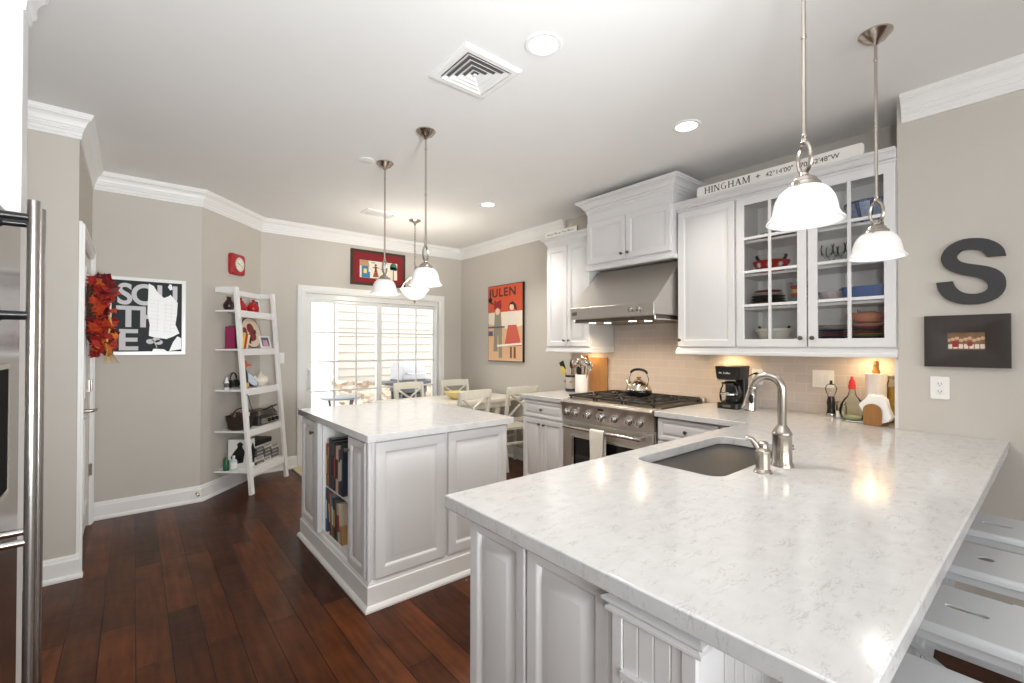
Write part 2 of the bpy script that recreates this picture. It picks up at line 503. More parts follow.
def letters(txt, size, o, U, Vv, material, name, parent, depth=0.0015, bold=0.0, sx=1.0, spacing=1.0):
    cu = bpy.data.curves.new(name, 'FONT')
    cu.body = txt; cu.size = size; cu.extrude = depth / 2; cu.offset = bold
    cu.space_character = spacing
    tmp = bpy.data.objects.new(name, cu); COL.objects.link(tmp)
    dg = bpy.context.evaluated_depsgraph_get()
    me = bpy.data.meshes.new_from_object(tmp.evaluated_get(dg))
    bpy.data.objects.remove(tmp)
    U, Vv = V(U).normalized(), V(Vv).normalized(); N = U.cross(Vv)
    mt = Matrix((U * sx, Vv, N)).transposed().to_4x4()
    mt.translation = V(o) - ORG[parent] + N * depth / 2
    me.transform(mt)
    me.materials.clear(); me.materials.append(material)
    me.name = name
    ob = bpy.data.objects.new(name, me); COL.objects.link(ob)
    ob.parent = parent; ORG[ob] = ORG[parent]
    return ob
def circ(cx, cy, r, n=24, ry=None, a0=0):
    return [(cx + r * cos(a0 + 2 * pi * i / n), cy + (ry or r) * sin(a0 + 2 * pi * i / n)) for i in range(n)]
def rrect(x0, x1, y0, y1, r, k=5):
    p = []
    for cx, cy, a in ((x1 - r, y1 - r, 0), (x0 + r, y1 - r, 90), (x0 + r, y0 + r, 180), (x1 - r, y0 + r, 270)):
        for i in range(k + 1):
            t = radians(a + 90 * i / k); p.append((cx + r * cos(t), cy + r * sin(t)))
    return p

# ------------------------------------------------------------------ room shell
XR = 3.62      # range wall
XS = 3.26      # wall with the letter
YD = 5.51      # patio-door wall
YP = 4.87      # wall with the framed print
XL = -0.256    # hall wall with the white door
YL = 3.742      # pillar face
DG0, DG1 = Vector((.462, 4.869)), Vector((1.05, 5.51))
REAR = -3.6

struct(MB().box(-2.6, 4.0, REAR, 5.72, -.05, 0).build('floor', M['floor'], smooth=False))
struct(MB().box(-2.6, 4.0, REAR, 5.72, H, H + .05).build('ceiling', M['ceil'], smooth=False))

struct(MB().box(XR, XR + .12, .582, 5.72, 0, H).build('wall_range_side', M['wall'], smooth=False))
struct(MB().box(XS, XR + .12, REAR, .582, 0, H).build('wall_right', M['wall'], smooth=False))
# patio-door wall with its opening
DX0, DX1, DZ = 1.505, 3.245, 1.975
w = MB()
w.box(DG1.x - .1, DX0, YD, YD + .2, 0, H); w.box(DX1, XR + .12, YD, YD + .2, 0, H); w.box(DX0, DX1, YD, YD + .2, DZ, H)
struct(w.build('wall_far', M['wall'], smooth=False))
dd = (DG1 - DG0).normalized(); dn = Vector((-dd.y, dd.x))
w = MB(); pts = [DG0, DG1, DG1 + dn * .1 + dd * .02, DG0 + dn * .1]
w.prism([(p.x, p.y) for p in pts], 0, H)
struct(w.build('wall_diagonal', M['wall'], smooth=False))
struct(MB().box(XL - .12, DG0.x, YP, YP + .12, 0, H).build('wall_left_back', M['wall'], smooth=False))
DY0, DY1, DH = 3.845, 4.75, 2.03
w = MB(); w.box(XL - .12, XL, YL, DY0, 0, H); w.box(XL - .12, XL, DY1, YP, 0, H); w.box(XL - .12, XL, DY0, DY1, DH, H)
struct(w.build('wall_hall', M['wall'], smooth=False))
struct(MB().box(-2.6, XL - .12, YL, YL + .12, 0, H).build('wall_pillar', M['wall'], smooth=False))
struct(MB().box(-2.6, -2.48, REAR, YL, 0, H).build('wall_left', M['wall'], smooth=False))

w = MB(); w.prism([(-2.6, 0), (4.0, 0), (4.0, H), (-2.6, H)], 0, .12, FY(REAR), [[(-1.6, .95), (2.7, .95), (2.7, 2.35), (-1.6, 2.35)]])  # unseen rear wall, added to hold back low light; opening passes the fill
struct(w.build('wall_rear_added', M['wall'], smooth=False))
# crown mouldings
CR = [(0, H - .142), (.009, H - .142), (.009, H - .128), (.013, H - .122), (.013, H - .104), (.018, H - .100), (.018, H - .092), (.022, H - .088), (.022, H - .078),
      (.027, H - .074), (.030, H - .060), (.036, H - .047), (.046, H - .036), (.055, H - .030), (.055, H - .022), (.060, H - .018), (.062, H - .010), (.066, H - .006), (.066, H), (0, H)]
def crown(name, line, side):
    struct(MB().sweep(line, CR, side).build(name, M['trim'], smooth=False))
crown('trim_1', [(-2.48, YL), (XL, YL), (XL, YP), (DG0.x, YP), (DG1.x, YD), (XR, YD), (XR, 3.45)], -1)
crown('trim_2', [(XS, .56), (XS, REAR)], -1)
# baseboards
BB = [(0, 0), (.034, 0), (.034, .012), (.03, .022), (.019, .028), (.019, .108), (.014, .118), (.013, .128), (.006, .136), (0, .136)]
def base(name, line, side):
    struct(MB().sweep(line, BB, side).build(name, M['trim'], smooth=False))
base('baseboard_pillar', [(-2.48, YL), (XL, YL), (XL, YL + .015)], -1)
base('baseboard_diagonal', [(XL, YP), (DG0.x, YP), (DG1.x, YD), (DX0 - .085, YD)], -1)
base('baseboard_far', [(DX1 + .085, YD), (XR, YD), (XR, 3.33)], -1)
base('baseboard_right', [(XS, .16), (XS, REAR)], -1)

# backsplash tile
w = MB(); w.box(XR - .012, XR, .612, 3.34, .915, 1.36); w.box(XR - .012, XR, 1.93, 2.79, 1.36, 2.06)
struct(w.build('wall_backsplash', M['tile'], smooth=False))
struct(MB().box(3.275, XR - .012, .583, .601, .915, 1.312).build('trim_3', M['trim'], smooth=False))

# ---- sliding patio door
d1 = struct(bpy.data.objects.new('door_1', None)); COL.objects.link(d1); d1.location = ((DX0 + DX1) / 2, YD, 0); ORG[d1] = Vector(d1.location)
m = MB()
cas = [(0, 0), (0, .006), (.02, .012), (.028, .02), (.075, .024), (.085, .02), (.085, 0)]
# casing: three sides, stepped
for a, b in ((0, .085), (.012, .075), (.02, .05)):
    t = {0: .016, .012: .022, .02: .026}[a]
    m.prism([(DX0 - b, 0), (DX0 - a, 0), (DX0 - a, DZ + a), (DX1 + a, DZ + a), (DX1 + a, 0), (DX1 + b, 0), (DX1 + b, DZ + b), (DX0 - b, DZ + b)], 0, t, FY(YD))
m.build('casing', M['trim'], d1, bevel=.002)
m = MB()
m.prism([(DX0, 0), (DX0 + .02, 0), (DX0 + .02, DZ - .06), (DX1 - .02, DZ - .06), (DX1 - .02, 0), (DX1, 0), (DX1, DZ), (DX0, DZ)], -.16, -.02, FY(YD))
m.box(DX0 + .05, DX1 - .05, YD + .03, YD + .16, 0, .035)
m.build('door_frame', M['white'], d1, bevel=.003)
def slider(name, x0, x1, y, cols, fixed):
    z0, z1 = .04, DZ - .065; s = .057
    p = MB(); p.prism([(x0, z0), (x1, z0), (x1, z1), (x0, z1)], 0, .04, FY(y + .04), [[(x0 + s, z0 + .1), (x1 - s, z0 + .1), (x1 - s, z1 - s * .6), (x0 + s, z1 - s * .6)]])
    pm = p.build(name, M['white'], d1, bevel=.003)
    g = MB(); gx0, gx1, gz0, gz1 = x0 + s, x1 - s, z0 + .1, z1 - s * .6
    for i in range(1, 3):
        cx = gx0 + (gx1 - gx0) * i / 3
        g.box(cx - .009, cx + .009, y + .012, y + .026, gz0, gz1)
    for j in range(1, 5):
        cz = gz0 + (gz1 - gz0) * j / 5
        g.box(gx0, gx1, y + .013, y + .025, cz - .009, cz + .009)
    g.build('muntins', M['white'], pm)
    q = MB(); q.box(gx0 - .005, gx1 + .005, y + .017, y + .021, gz0 - .005, gz1 + .005); q.build('pane', M['glass'], pm)
    return pm
slider('sliding_panel', DX0 + .022, 2.44, YD + .035, 3, False)
slider('fixed_panel', 2.39, DX1 + .03, YD + .095, 3, True)
m = MB(); m.tube([(1.555, YD + .03, 1.09), (1.555, YD - .012, 1.06), (1.555, YD - .016, .98), (1.555, YD - .012, .90), (1.555, YD + .03, .87)], .011, 8)
m.box(1.54, 1.57, YD + .02, YD + .036, .85, 1.11)
m.build('door_handle', M['white'], d1)

# ---- hall door
d2 = struct(bpy.data.objects.new('door_2', None)); COL.objects.link(d2); d2.location = (XL, (DY0 + DY1) / 2, 0); ORG[d2] = Vector(d2.location)
FXP = frame((XL, 0, 0), (0, 1, 0), (1, 0, 0))
m = MB()
for a, b, t in ((0, .09, .016), (.012, .08, .022), (.05, .078, .027)):
    m.prism([(DY0 - b, 0), (DY0 - a, 0), (DY0 - a, DH + a), (DY1 + a, DH + a), (DY1 + a, 0), (DY1 + b, 0), (DY1 + b, DH + b), (DY0 - b, DH + b)], 0, t, FXP)
m.build('casing', M['trim'], d2, bevel=.002)
lf = MB(); lf.box(XL - .05, XL - .012, DY0 + .003, DY1 - .003, .01, DH - .004)
lfo = lf.build('door_leaf', M['trim'], d2, bevel=.002)
pn = MB()
for z0, z1 in ((.2, .85), (1.0, 1.62), (1.7, 1.93)):
    for y0, y1 in ((DY0 + .12, DY0 + .42), (DY0 + .52, DY0 + .82)):
        pn.door(frame((XL - .013, 0, 0), (0, 1, 0), (1, 0, 0)), y0, y1, z0, z1, .012, .03)
pn.build('raised_panels', M['trim'], lfo)
for z in (.38, 1.02, 1.78):
    k = MB(); k.lathe([(.007, 0), (.007, .09)], (XL + .012, DY1 - .003, z), n=10); k.box(XL - .011, XL + .004, DY1 - .04, DY1 - .003, z, z + .09)
    k.build('hinge', M['nickel'], lfo)
k = MB(); k.lathe([(.03, 0), (.03, .006), (.012, .012), (.011, .075)], (XL - .012, DY0 + .07, .96), (1, 0, 0), 18)
k.tube([(XL + .06, DY0 + .07, .96), (XL + .072, DY0 + .1, .96), (XL + .07, DY0 + .15, .955), (XL + .074, DY0 + .21, .957)], [.011, .01, .009, .007], 10)
k.build('door_lever', M['nickel'], lfo)

t = tag(MB().lathe([(.016, 0), (.014, .006), (.006, .01), (.006, .05), (.011, .052), (.011, .066), (.002, .068)], (.44, YP - .019, .075), (0, -1, 0), 14).build('door_stop', M['nickel']), 'small round metal door stop on the white baseboard under the framed print', 'door stop')

# ------------------------------------------------------------------ ceiling fittings
def downlight(x, y, label, k=1.0):
    t = thing('recessed_downlight', label, 'ceiling light', (x, y, H), 'recessed ceiling downlights')
    MB().lathe([(.062, 0), (.066, -.006), (.082, -.006), (.087, -.002), (.087, 0)], (x, y, H), n=36, caps=False).build('trim_ring', M['white'], t)
    MB().lathe([(.063, -.001), (.05, -.003), (.001, -.004)], (x, y, H), n=30).build('lens', M['canlens'], t)
    l = bpy.data.lights.new('downlight_lamp', 'SPOT'); l.energy = CAN_W * k; l.color = (1, .94, .85); l.spot_size = radians(130); l.spot_blend = .7; l.shadow_soft_size = .06
    o = bpy.data.objects.new('downlight_lamp', l); COL.objects.link(o); o.location = (0, 0, -.03); o.parent = t
CAN_W = 20
downlight(1.425, 1.498, 'large round recessed downlight beside the square ceiling vent, nearest of the three', 2.4)
downlight(2.641, 1.487, 'round recessed downlight in the ceiling in front of the white hood cabinet')
downlight(2.638, 3.55, 'small far recessed downlight in the ceiling right of the island pendants', 2.6)

# square ceiling diffuser, concentric louvers
def vent_square(x, y, s, label):
    t = thing('ceiling_vent', label, 'air vent', (x, y, H))
    m = MB(); a, b = s, s * .78
    m.rings([[V(x - q, y - q, z), V(x + q, y - q, z), V(x + q, y + q, z), V(x - q, y + q, z)] for q, z in ((a, H), (a, H - .006), (a - .012, H - .014), (b, H - .014), (b, H))], False, False)
    m.build('frame', M['white'], t, smooth=False)
    MB().box(x - b, x + b, y - b, y + b, H - .002, H - .001).build('backing', colr('vent_dark', (104, 102, 100), .8), t, smooth=False)
    q = b - .006
    for i in range(4):
        r = MB(); o_, i_ = q, q - .021
        r.rings([[V(x - c, y - c, z), V(x + c, y - c, z), V(x + c, y + c, z), V(x - c, y + c, z)] for c, z in ((o_, H - .016), (o_ - .002, H - .017), (i_, H - .005), (i_ + .002, H - .004))], False, False)
        r.build('louver', M['white'], t, smooth=False); q -= .029
    c = MB(); c.box(x - q, x + q, y - q, y + q, H - .016, H - .009); c.build('center_plate', M['white'], t, bevel=.002)
vent_square(1.31, 1.875, .168, 'square white ceiling air vent with concentric louvers')
def vent_slat(x, y, sx, sy, label):
    t = thing('ceiling_register', label, 'air vent', (x, y, H))
    m = MB(); m.rings([[V(x - p * 1, y - q, z), V(x + p, y - q, z), V(x + p, y + q, z), V(x - p, y + q, z)] for p, q, z in ((sx, sy, H), (sx, sy, H - .005), (sx - .01, sy - .01, H - .012), (sx - .03, sy - .03, H - .012), (sx - .03, sy - .03, H))], False, False)
    m.build('frame', M['white'], t, smooth=False)
    MB().box(x - sx + .03, x + sx - .03, y - sy + .03, y + sy - .03, H - .002, H - .001).build('backing', colr('vent_dark', (104, 102, 100), .8), t, smooth=False)
    sl = MB(); k = 9
    for i in range(k):
        yy = y - sy + .035 + (2 * sy - .07) * i / (k - 1)
        sl.bar((x - sx + .03, yy, H - .008), (x + sx - .03, yy, H - .008), .003, .012, (0, .5, 1))
    sl.build('slats', M['white'], t, smooth=False)
vent_slat(1.95, 4.5, .165, .1, 'rectangular slatted white ceiling vent above the far end of the island')
t = tag(MB().lathe([(.055, 0), (.055, -.004), (.04, -.007), (.001, -.008)], (1.315, 3.271, H), n=28).build('smoke_detector_cover', M['white']), 'flat round white disc on the ceiling left of the island pendants', 'ceiling cover')

# ------------------------------------------------------------------ pendants
def pendant(label, group, x, y, power, a):
    t = thing('pendant_lamp', label, 'pendant light', (x, y, H), group)
    c = MB(); c.lathe([(.062, 0), (.062, -.006), (.055, -.012), (.04, -.03), (.018, -.04), (.012, -.05), (.006, -.055)], (x, y, H), n=28); c.build('canopy', M['nickel'], t)
    r = MB(); r.lathe([(.0062, 2.015), (.0062, H - .05)], (x, y, 0), n=12)
    for z in (2.02, 2.33, 2.62): r.lathe([(.0075, z), (.0085, z + .006), (.0075, z + .012)], (x, y, 0), n=12)
    r.build('rod', M['nickel'], t)
    q = MB(); q.lathe([(.004, 2.0), (.011, 2.004), (.009, 2.014), (.0062, 2.02)], (x, y, 0), n=14)
    pts = [(x + .026 * cos(k * 2 * pi / 28) * cos(a), y + .026 * cos(k * 2 * pi / 28) * sin(a), 1.957 + .047 * sin(k * 2 * pi / 28)) for k in range(28)]
    q.tube(pts, .0065, 8, closed=True)
    q.build('ring_link', M['nickel'], t)
    k = MB(); k.lathe([(.004, 1.913), (.012, 1.911), (.014, 1.903), (.02, 1.9), (.032, 1.893), (.037, 1.882), (.044, 1.878), (.046, 1.868), (.05, 1.864), (.05, 1.858)], (x, y, 0), n=30)
    k.lathe([(.003, 0), (.003, .012), (.008, .014), (.008, .02)], (x - .048, y, 1.866), (-1, 0, 0), 10)
    k.build('shade_cap', M['nickel'], t)
    s = MB(); s.lathe([(r_ * .89, z_) for r_, z_ in [(.046, 1.868), (.062, 1.862), (.078, 1.848), (.09, 1.828), (.0965, 1.805), (.1, 1.786), (.107, 1.772), (.118, 1.762), (.119, 1.758), (.112, 1.757), (.1, 1.768), (.094, 1.784), (.09, 1.806), (.083, 1.826), (.07, 1.845), (.05, 1.858)]], (x, y, 0), n=40, caps=False)
    s.build('glass_shade', M['opal'], t, angle=60)
    b = MB(); b.lathe([(.012, 1.858), (.013, 1.845), (.024, 1.83), (.026, 1.818), (.016, 1.806), (.003, 1.803)], (x, y, 0), n=18); b.build('bulb', M['canlens'], t)
    l = bpy.data.lights.new('pendant_bulb_lamp', 'POINT'); l.energy = power; l.color = (1, .96, .9); l.shadow_soft_size = .03
    o = bpy.data.objects.new('pendant_bulb_lamp', l); COL.objects.link(o); o.location = (0, 0, 1.79 - H); o.parent = t
PEN_W = 0.65
ISL_W = 2.3
pendant('nickel pendant lamp nearest over the peninsula, its rod cut by the photo top', 'peninsula pendants', 1.60, .509, PEN_W, 1.0)
pendant('nickel pendant lamp in front of the glass cabinet, beside the grey wall', 'peninsula pendants', 2.49, .515, PEN_W, 1.25)
pendant('nickel pendant lamp over the far end of the island, before the red matted picture', 'island pendants', 1.443, 3.236, ISL_W, .55)
pendant('nickel pendant lamp over the near end of the island, right of the other island pendant', 'island pendants', 1.428, 2.587, ISL_W, .45)

x, y = 2.354, 4.5
t = thing('bowl_pendant', 'chain-hung pendant with an upturned white glass bowl over the dining table', 'pendant light', (x, y, H))
MB().lathe([(.065, 0), (.065, -.008), (.05, -.02), (.02, -.03), (.008, -.06)], (x, y, H), n=26).build('canopy', M['nickel'], t)
c = MB(); z = H - .06; i = 0
while z > 2.17:
    a = 0 if i % 2 else pi / 2
    c.tube([(x + .009 * cos(u) * cos(a), y + .009 * cos(u) * sin(a), z - .014 + .02 * sin(u)) for u in [k * 2 * pi / 10 for k in range(10)]], .003, 6, closed=True)
    z -= .031; i += 1
c.build('chain', M['nickel'], t)
b = MB(); b.lathe([(.006, 2.17), (.014, 2.15), (.02, 2.13), (.012, 2.1), (.008, 2.08), (.008, 1.87), (.016, 1.866), (.018, 1.856), (.006, 1.845), (.009, 1.838), (.002, 1.828)], (x, y, 0), n=16)
for k in range(3):
    a = k * 2 * pi / 3 + .4
    b.tube([(x, y, 2.12), (x + .06 * cos(a), y + .06 * sin(a), 2.11), (x + .12 * cos(a), y + .12 * sin(a), 2.05), (x + .145 * cos(a), y + .145 * sin(a), 1.985)], .005, 8)
b.build('stem', M['nickel'], t)
MB().lathe([(.012, 1.87), (.06, 1.882), (.1, 1.91), (.135, 1.955), (.158, 1.985), (.162, 1.99), (.155, 1.992), (.13, 1.962), (.095, 1.918), (.05, 1.89), (.012, 1.878)], (x, y, 0), n=40, caps=False).build('glass_bowl', M['bowlopal'], t, angle=60)
l = bpy.data.lights.new('bowl_pendant_lamp', 'POINT'); l.energy = 10; l.color = (1, .94, .82); l.shadow_soft_size = .05
o = bpy.data.objects.new('bowl_pendant_lamp', l); COL.objects.link(o); o.location = (0, 0, 2.02 - H); o.parent = t

# ------------------------------------------------------------------ wall cabinets
CABG = 'white kitchen cabinets'
def cab_crown(line, z0, z1, out, name, parent, side, dentil=None):
    h = z1 - z0
    pr = [(0, z0), (.006, z0), (.008, z0 + .18 * h), (.016, z0 + .24 * h), (.018, z0 + .36 * h), (out * .36, z0 + .42 * h), (out * .42, z0 + .54 * h), (out * .55, z0 + .66 * h), (out * .74, z0 + .75 * h), (out * .84, z0 + .77 * h), (out * .84, z0 + .84 * h), (out * .92, z0 + .87 * h), (out, z0 + .93 * h), (out, z1), (0, z1)]
    return MB().sweep(line, pr, side).build(name, M['cab'], parent, smooth=False)
def rope(p, q, r, parent):
    p, q = V(p), V(q); n = max(4, int((q - p).length / .016)); m = MB(); d = (q - p) / n; t = d.normalized()
    for i in range(n):
        a = p + d * i
        m.bar(a + V(0, 0, -r * .8), a + d * .9 + V(0, 0, r * .8), r * 1.3, r * 1.1, (1, 0, 0))
    m.build('rope_moulding', M['cab'], parent)
def light_rail(line, z0, z1, parent, side):
    pr = [(0, z0), (.012, z0), (.016, z0 + .006), (.016, z0 + .02), (.011, z0 + .026), (.011, z0 + .04), (.004, z1), (0, z1)]
    MB().sweep(line, pr, side).build('light_rail', M['cab'], parent, smooth=False)
XC = 3.27
# --- solid single-door cabinet
t = thing('wall_cabinet', 'white single-door wall cabinet between the range hood and the glass cabinet', 'cabinet', (3.44, 1.69, 1.31), CABG)
m = MB(); m.box(XC, XR - .013, 1.466, 1.912, 1.355, 2.42); m.build('carcass', M['cab'], t, bevel=.002)
d = MB(); d.door(FX(XC), -1.905, -1.472, 1.368, 2.40).build('door', M['cab'], t)
MB().knob((XC - .02, 1.885, 1.42), (-1, 0, 0), .013).build('knob', M['knob'], d and t.children[-1])
cab_crown([(XR - .02, 1.914), (XC, 1.914), (XC, 1.466)], 2.41, 2.475, .062, 'crown_moulding', t, -1)
rope((XC - .022, 1.92, 2.43), (XC - .022, 1.466, 2.43), .006, t)
light_rail([(XR - .02, 1.914), (XC, 1.914), (XC, 1.466)], 1.308, 1.362, t, -1)
# --- glass cabinet
t = thing('glass_front_cabinet', 'white wall cabinet with two glass doors divided into small panes, full of bowls and plates', 'cabinet', (3.44, 1.03, 1.31), CABG)
G0, G1, GZ0, GZ1 = .585, 1.464, 1.355, 2.42
m = MB(); th = .016
m.box(XC, XR - .013, G0, G0 + th, GZ0, GZ1); m.box(XC, XR - .013, G1 - th, G1, GZ0, GZ1)
m.box(XC, XR - .013, G0 + th, G1 - th, GZ0, GZ0 + .02); m.box(XC, XR - .013, G0 + th, G1 - th, GZ1 - .02, GZ1)
m.box(XR - .03, XR - .013, G0 + th, G1 - th, GZ0 + .02, GZ1 - .02)
m.build('carcass', M['cabin'], t, smooth=False)
SH = [1.375, 1.641, 1.872, 2.103]
for z in SH[1:]:
    MB().box(XC + .025, XR - .03, G0 + th, G1 - th, z - .016, z).build('shelf', M['cabin'], t, smooth=False)
def glass_door(y0, y1, kx):
    z0, z1 = 1.368, 2.40; s = .052
    p = MB(); u0, u1 = -y1, -y0
    fr = FX(XC)
    hole = [(u0 + s, z0 + s), (u1 - s, z0 + s), (u1 - s, z1 - s), (u0 + s, z1 - s)]
    p.prism([(u0, z0), (u1, z0), (u1, z1), (u0, z1)], 0.001, .02, fr, [hole])
    po = p.build('glass_door', M['cab'], t, bevel=.003)
    g = MB(); w = u1 - u0 - 2 * s; h = z1 - z0 - 2 * s
    uc = (u0 + u1) / 2
    g.prism([(uc - .0095, z0 + s), (uc + .0095, z0 + s), (uc + .0095, z1 - s), (uc - .0095, z1 - s)], .004, .018, fr)
    for j in range(1, 4):
        zc = z0 + s + h * j / 4
        g.prism([(u0 + s, zc - .0095), (u1 - s, zc - .0095), (u1 - s, zc + .0095), (u0 + s, zc + .0095)], .005, .017, fr)
    g.build('muntins', M['cab'], po, bevel=.002)
    MB().prism([(u0 + s - .004, z0 + s - .004), (u1 - s + .004, z0 + s - .004), (u1 - s + .004, z1 - s + .004), (u0 + s - .004, z1 - s + .004)], .006, .009, fr).build('pane', M['glass'], po, smooth=False)
    MB().knob((XC - .02, kx, 1.425), (-1, 0, 0), .014).build('knob', M['knob'], po)
glass_door(1.026, 1.458, 1.055); glass_door(.589, 1.018, .99)
cab_crown([(XC, 1.466), (XC, .584)], 2.41, 2.475, .062, 'crown_moulding', t, -1)
rope((XC - .022, 1.466, 2.43), (XC - .022, .584, 2.43), .006, t)
light_rail([(XC, 1.466), (XC, .584)], 1.308, 1.362, t, -1)
# under-cabinet strips (part of the cabinets) and their light
def strip(y0, y1, parent, w):
    yc = (y0 + y1) / 2
    MB().box(3.46, 3.52, y0, y1, 1.338, 1.352).build('under_cabinet_lamp', M['puck'], parent, bevel=.003)
    l = bpy.data.lights.new('under_cabinet_light', 'SPOT'); l.spot_size = radians(165); l.spot_blend = .6; l.shadow_soft_size = .018; l.energy = w * 3.4; l.color = (1, .70, .38)
    o = bpy.data.objects.new('under_cabinet_light', l); COL.objects.link(o); o.parent = parent; o.location = V(3.49, yc, 1.335) - ORG[parent]
UC_W = .8
strip(1.56, 1.72, [o for o in bpy.data.objects if o.name == 'wall_cabinet'][0], UC_W)
strip(.68, .84, t, UC_W)

# --- cabinet above the hood
t = thing('hood_cabinet', 'white two-door cabinet above the steel range hood, topped by tall crown moulding', 'cabinet', (3.42, 2.36, 2.055), CABG)
XH = 3.215; HY0, HY1 = 1.925, 2.79
MB().box(XH, XR - .013, HY0, HY1, 2.07, 2.6).build('carcass', M['cab'], t, bevel=.002)
for y0, y1, ky in ((2.362, HY1 - .008, 2.39), (HY0 + .008, 2.354, 2.325)):
    d = MB().door(FX(XH), -y1, -y0, 2.115, 2.49).build('door', M['cab'], t)
    MB().knob((XH - .02, ky, 2.16), (-1, 0, 0), .013).build('knob', M['knob'], d)
cab_crown([(XR - .02, HY1), (XH, HY1), (XH, HY0), (XR - .02, HY0)], 2.575, 2.69, .085, 'crown_moulding', t, -1)
MB().sweep([(XR - .02, HY1), (XH, HY1), (XH, HY0), (XR - .02, HY0)], [(0, 2.055), (.014, 2.055), (.018, 2.062), (.018, 2.078), (.012, 2.084), (.012, 2.096), (.002, 2.106), (0, 2.106)], -1).build('bottom_moulding', M['cab'], t, angle=25)

# --- left wall cabinet
t = thing('wall_cabinet', 'white two door wall cabinet left of the range hood, small sign on top', 'cabinet', (3.44, 3.08, 1.31), CABG)
LY0, LY1 = 2.795, 3.37
MB().box(XC, XR - .013, LY0, LY1, 1.355, 2.398).build('carcass', M['cab'], t, bevel=.002)
for y0, y1, ky in ((3.086, LY1 - .006, 3.115), (LY0 + .006, 3.08, 3.05)):
    d = MB().door(FX(XC), -y1, -y0, 1.368, 2.36).build('door', M['cab'], t)
    MB().knob((XC - .02, ky, 1.425), (-1, 0, 0), .012).build('knob', M['knob'], d)
cab_crown([(XR - .02, LY1), (XC, LY1), (XC, LY0)], 2.388, 2.46, .06, 'crown_moulding', t, -1)
light_rail([(XR - .02, LY1), (XC, LY1), (XC, LY0), (XR - .02, LY0)], 1.308, 1.362, t, -1)
strip(2.95, 3.1, t, .6)

# ------------------------------------------------------------------ range hood
t = thing('range_hood', 'stainless steel sloped range hood under the white hood cabinet', 'range hood', (3.3, 2.36, 1.56))
fr = frame((0, 0, 0), (1, 0, 0), (0, -1, 0), (0, 0, 1))
HA, HB = 1.93, 2.765
m = MB()
m.prism([(2.96, 1.605), (2.965, 1.60), (2.985, 1.60), (2.985, 1.612), (XR - .013, 1.612), (XR - .013, 2.054), (3.335, 2.054), (2.975, 1.708), (2.96, 1.70)], -HB, -HA, fr)
m.build('canopy', M['steel'], t, bevel=.004)
MB().box(3.0, 3.59, HA + .02, HB - .02, 1.572, 1.613).build('filter_tray', colr('dark_steel', (120, 114, 108), .4, metal=1.0), t, bevel=.006)
for yy in (2.42, 2.12):
    for xx in (3.08, 3.22) if False else (3.08,):
        pass
for yy, xx in ((2.60, 3.06), (2.50, 3.14), (2.18, 3.05), (2.09, 3.13)):
    MB().lathe([(.03, 1.571), (.028, 1.568), (.002, 1.567)], (xx, yy, 0), n=20).build('hood_lamp', M['halogen'], t)
for yy, xx in ((2.55, 3.1), (2.135, 3.09)):
    l = bpy.data.lights.new('hood_light', 'SPOT'); l.spot_size = radians(160); l.spot_blend = .6; l.shadow_soft_size = .02; l.energy = 6; l.color = (1, .78, .52)
    o = bpy.data.objects.new('hood_light', l); COL.objects.link(o); o.parent = t; o.location = V(xx, yy, 1.56) - ORG[t]
for yy in (2.13, 2.06):
    MB().lathe([(.026, 0), (.026, .004), (.019, .006), (.018, .022), (.015, .026), (.002, .027)], (2.962, yy, 1.655), (-1, 0, 0), 20).build('control_knob', [M['chrome']], t)
MB().box(2.956, 2.961, 2.69, 2.745, 1.635, 1.665).build('badge', colr('dark_steel', (120, 114, 108)), t, bevel=.001)
for yy in (HA + .012, HB - .012):
    r = MB(); r.tube([(2.99, yy, 1.60), (2.99, yy, 1.578), (3.5, yy, 1.578), (3.5, yy, 1.60)], .007, 8); r.build('side_rail', M['chrome'], t)

# ------------------------------------------------------------------ range
t = thing('range', 'stainless steel gas range with seven knobs and an oven door', 'stove', (3.2, 2.306, 0))
RY0, RY1 = 1.858, 2.755
m = MB(); m.box(2.875, 3.585, RY0, RY1, .1, .9); m.box(2.93, 3.55, RY0 + .02, RY1 - .02, .0, .1)
m.build('body', M['steel'], t, bevel=.003)
fr = frame((0, 0, 0), (1, 0, 0), (0, -1, 0), (0, 0, 1))
m = MB(); m.prism([(2.88, .757), (2.853, .76), (2.846, .80), (2.838, .868), (2.825, .884), (2.822, .9), (2.83, .913), (2.85, .92), (2.95, .92), (2.95, .757)], -RY1, -RY0, fr)
m.build('control_panel', M['steel'], t, bevel=.002)
for i, (ky, kz) in enumerate(((2.693, .815), (2.601, .815), (2.465, .813), (2.331, .813), (2.204, .811), (2.071, .811), (1.975, .81))):
    r = .034 if i == 3 else .028
    k = MB(); k.lathe([(r * 1.15, 0), (r * 1.15, .004), (r, .006), (r * .92, .03), (r * .8, .036), (r * .1, .038)], (2.846, ky, kz), (-1, 0, -.12), 22)
    k.bar((2.806, ky, kz - r * .7), (2.806, ky, kz + r * .7), .008, .008, (1, 0, 0))
    k.build('burner_knob', M['chrome'], t)
MB().box(2.832, 2.845, 2.30, 2.355, .862, .877).build('display', M['black'], t, bevel=.002)
m = MB(); m.prism([(-RY1 + .006, .14), (-RY0 - .006, .14), (-RY0 - .006, .742), (-RY1 + .006, .742)], 0, .024, FX(2.876), [[(-2.63, .22), (-1.985, .22), (-1.985, .615), (-2.63, .615)]])
dr = m.build('oven_door', M['steel'], t, bevel=.003)
MB().box(2.858, 2.868, 1.98, 2.635, .215, .62).build('oven_window', M['darkglass'], dr, bevel=.001)
m = MB(); m.prism([(-2.648, .202), (-1.967, .202), (-1.967, .633), (-2.648, .633)], .018, .03, FX(2.876), [[(-2.625, .225), (-1.99, .225), (-1.99, .61), (-2.625, .61)]])
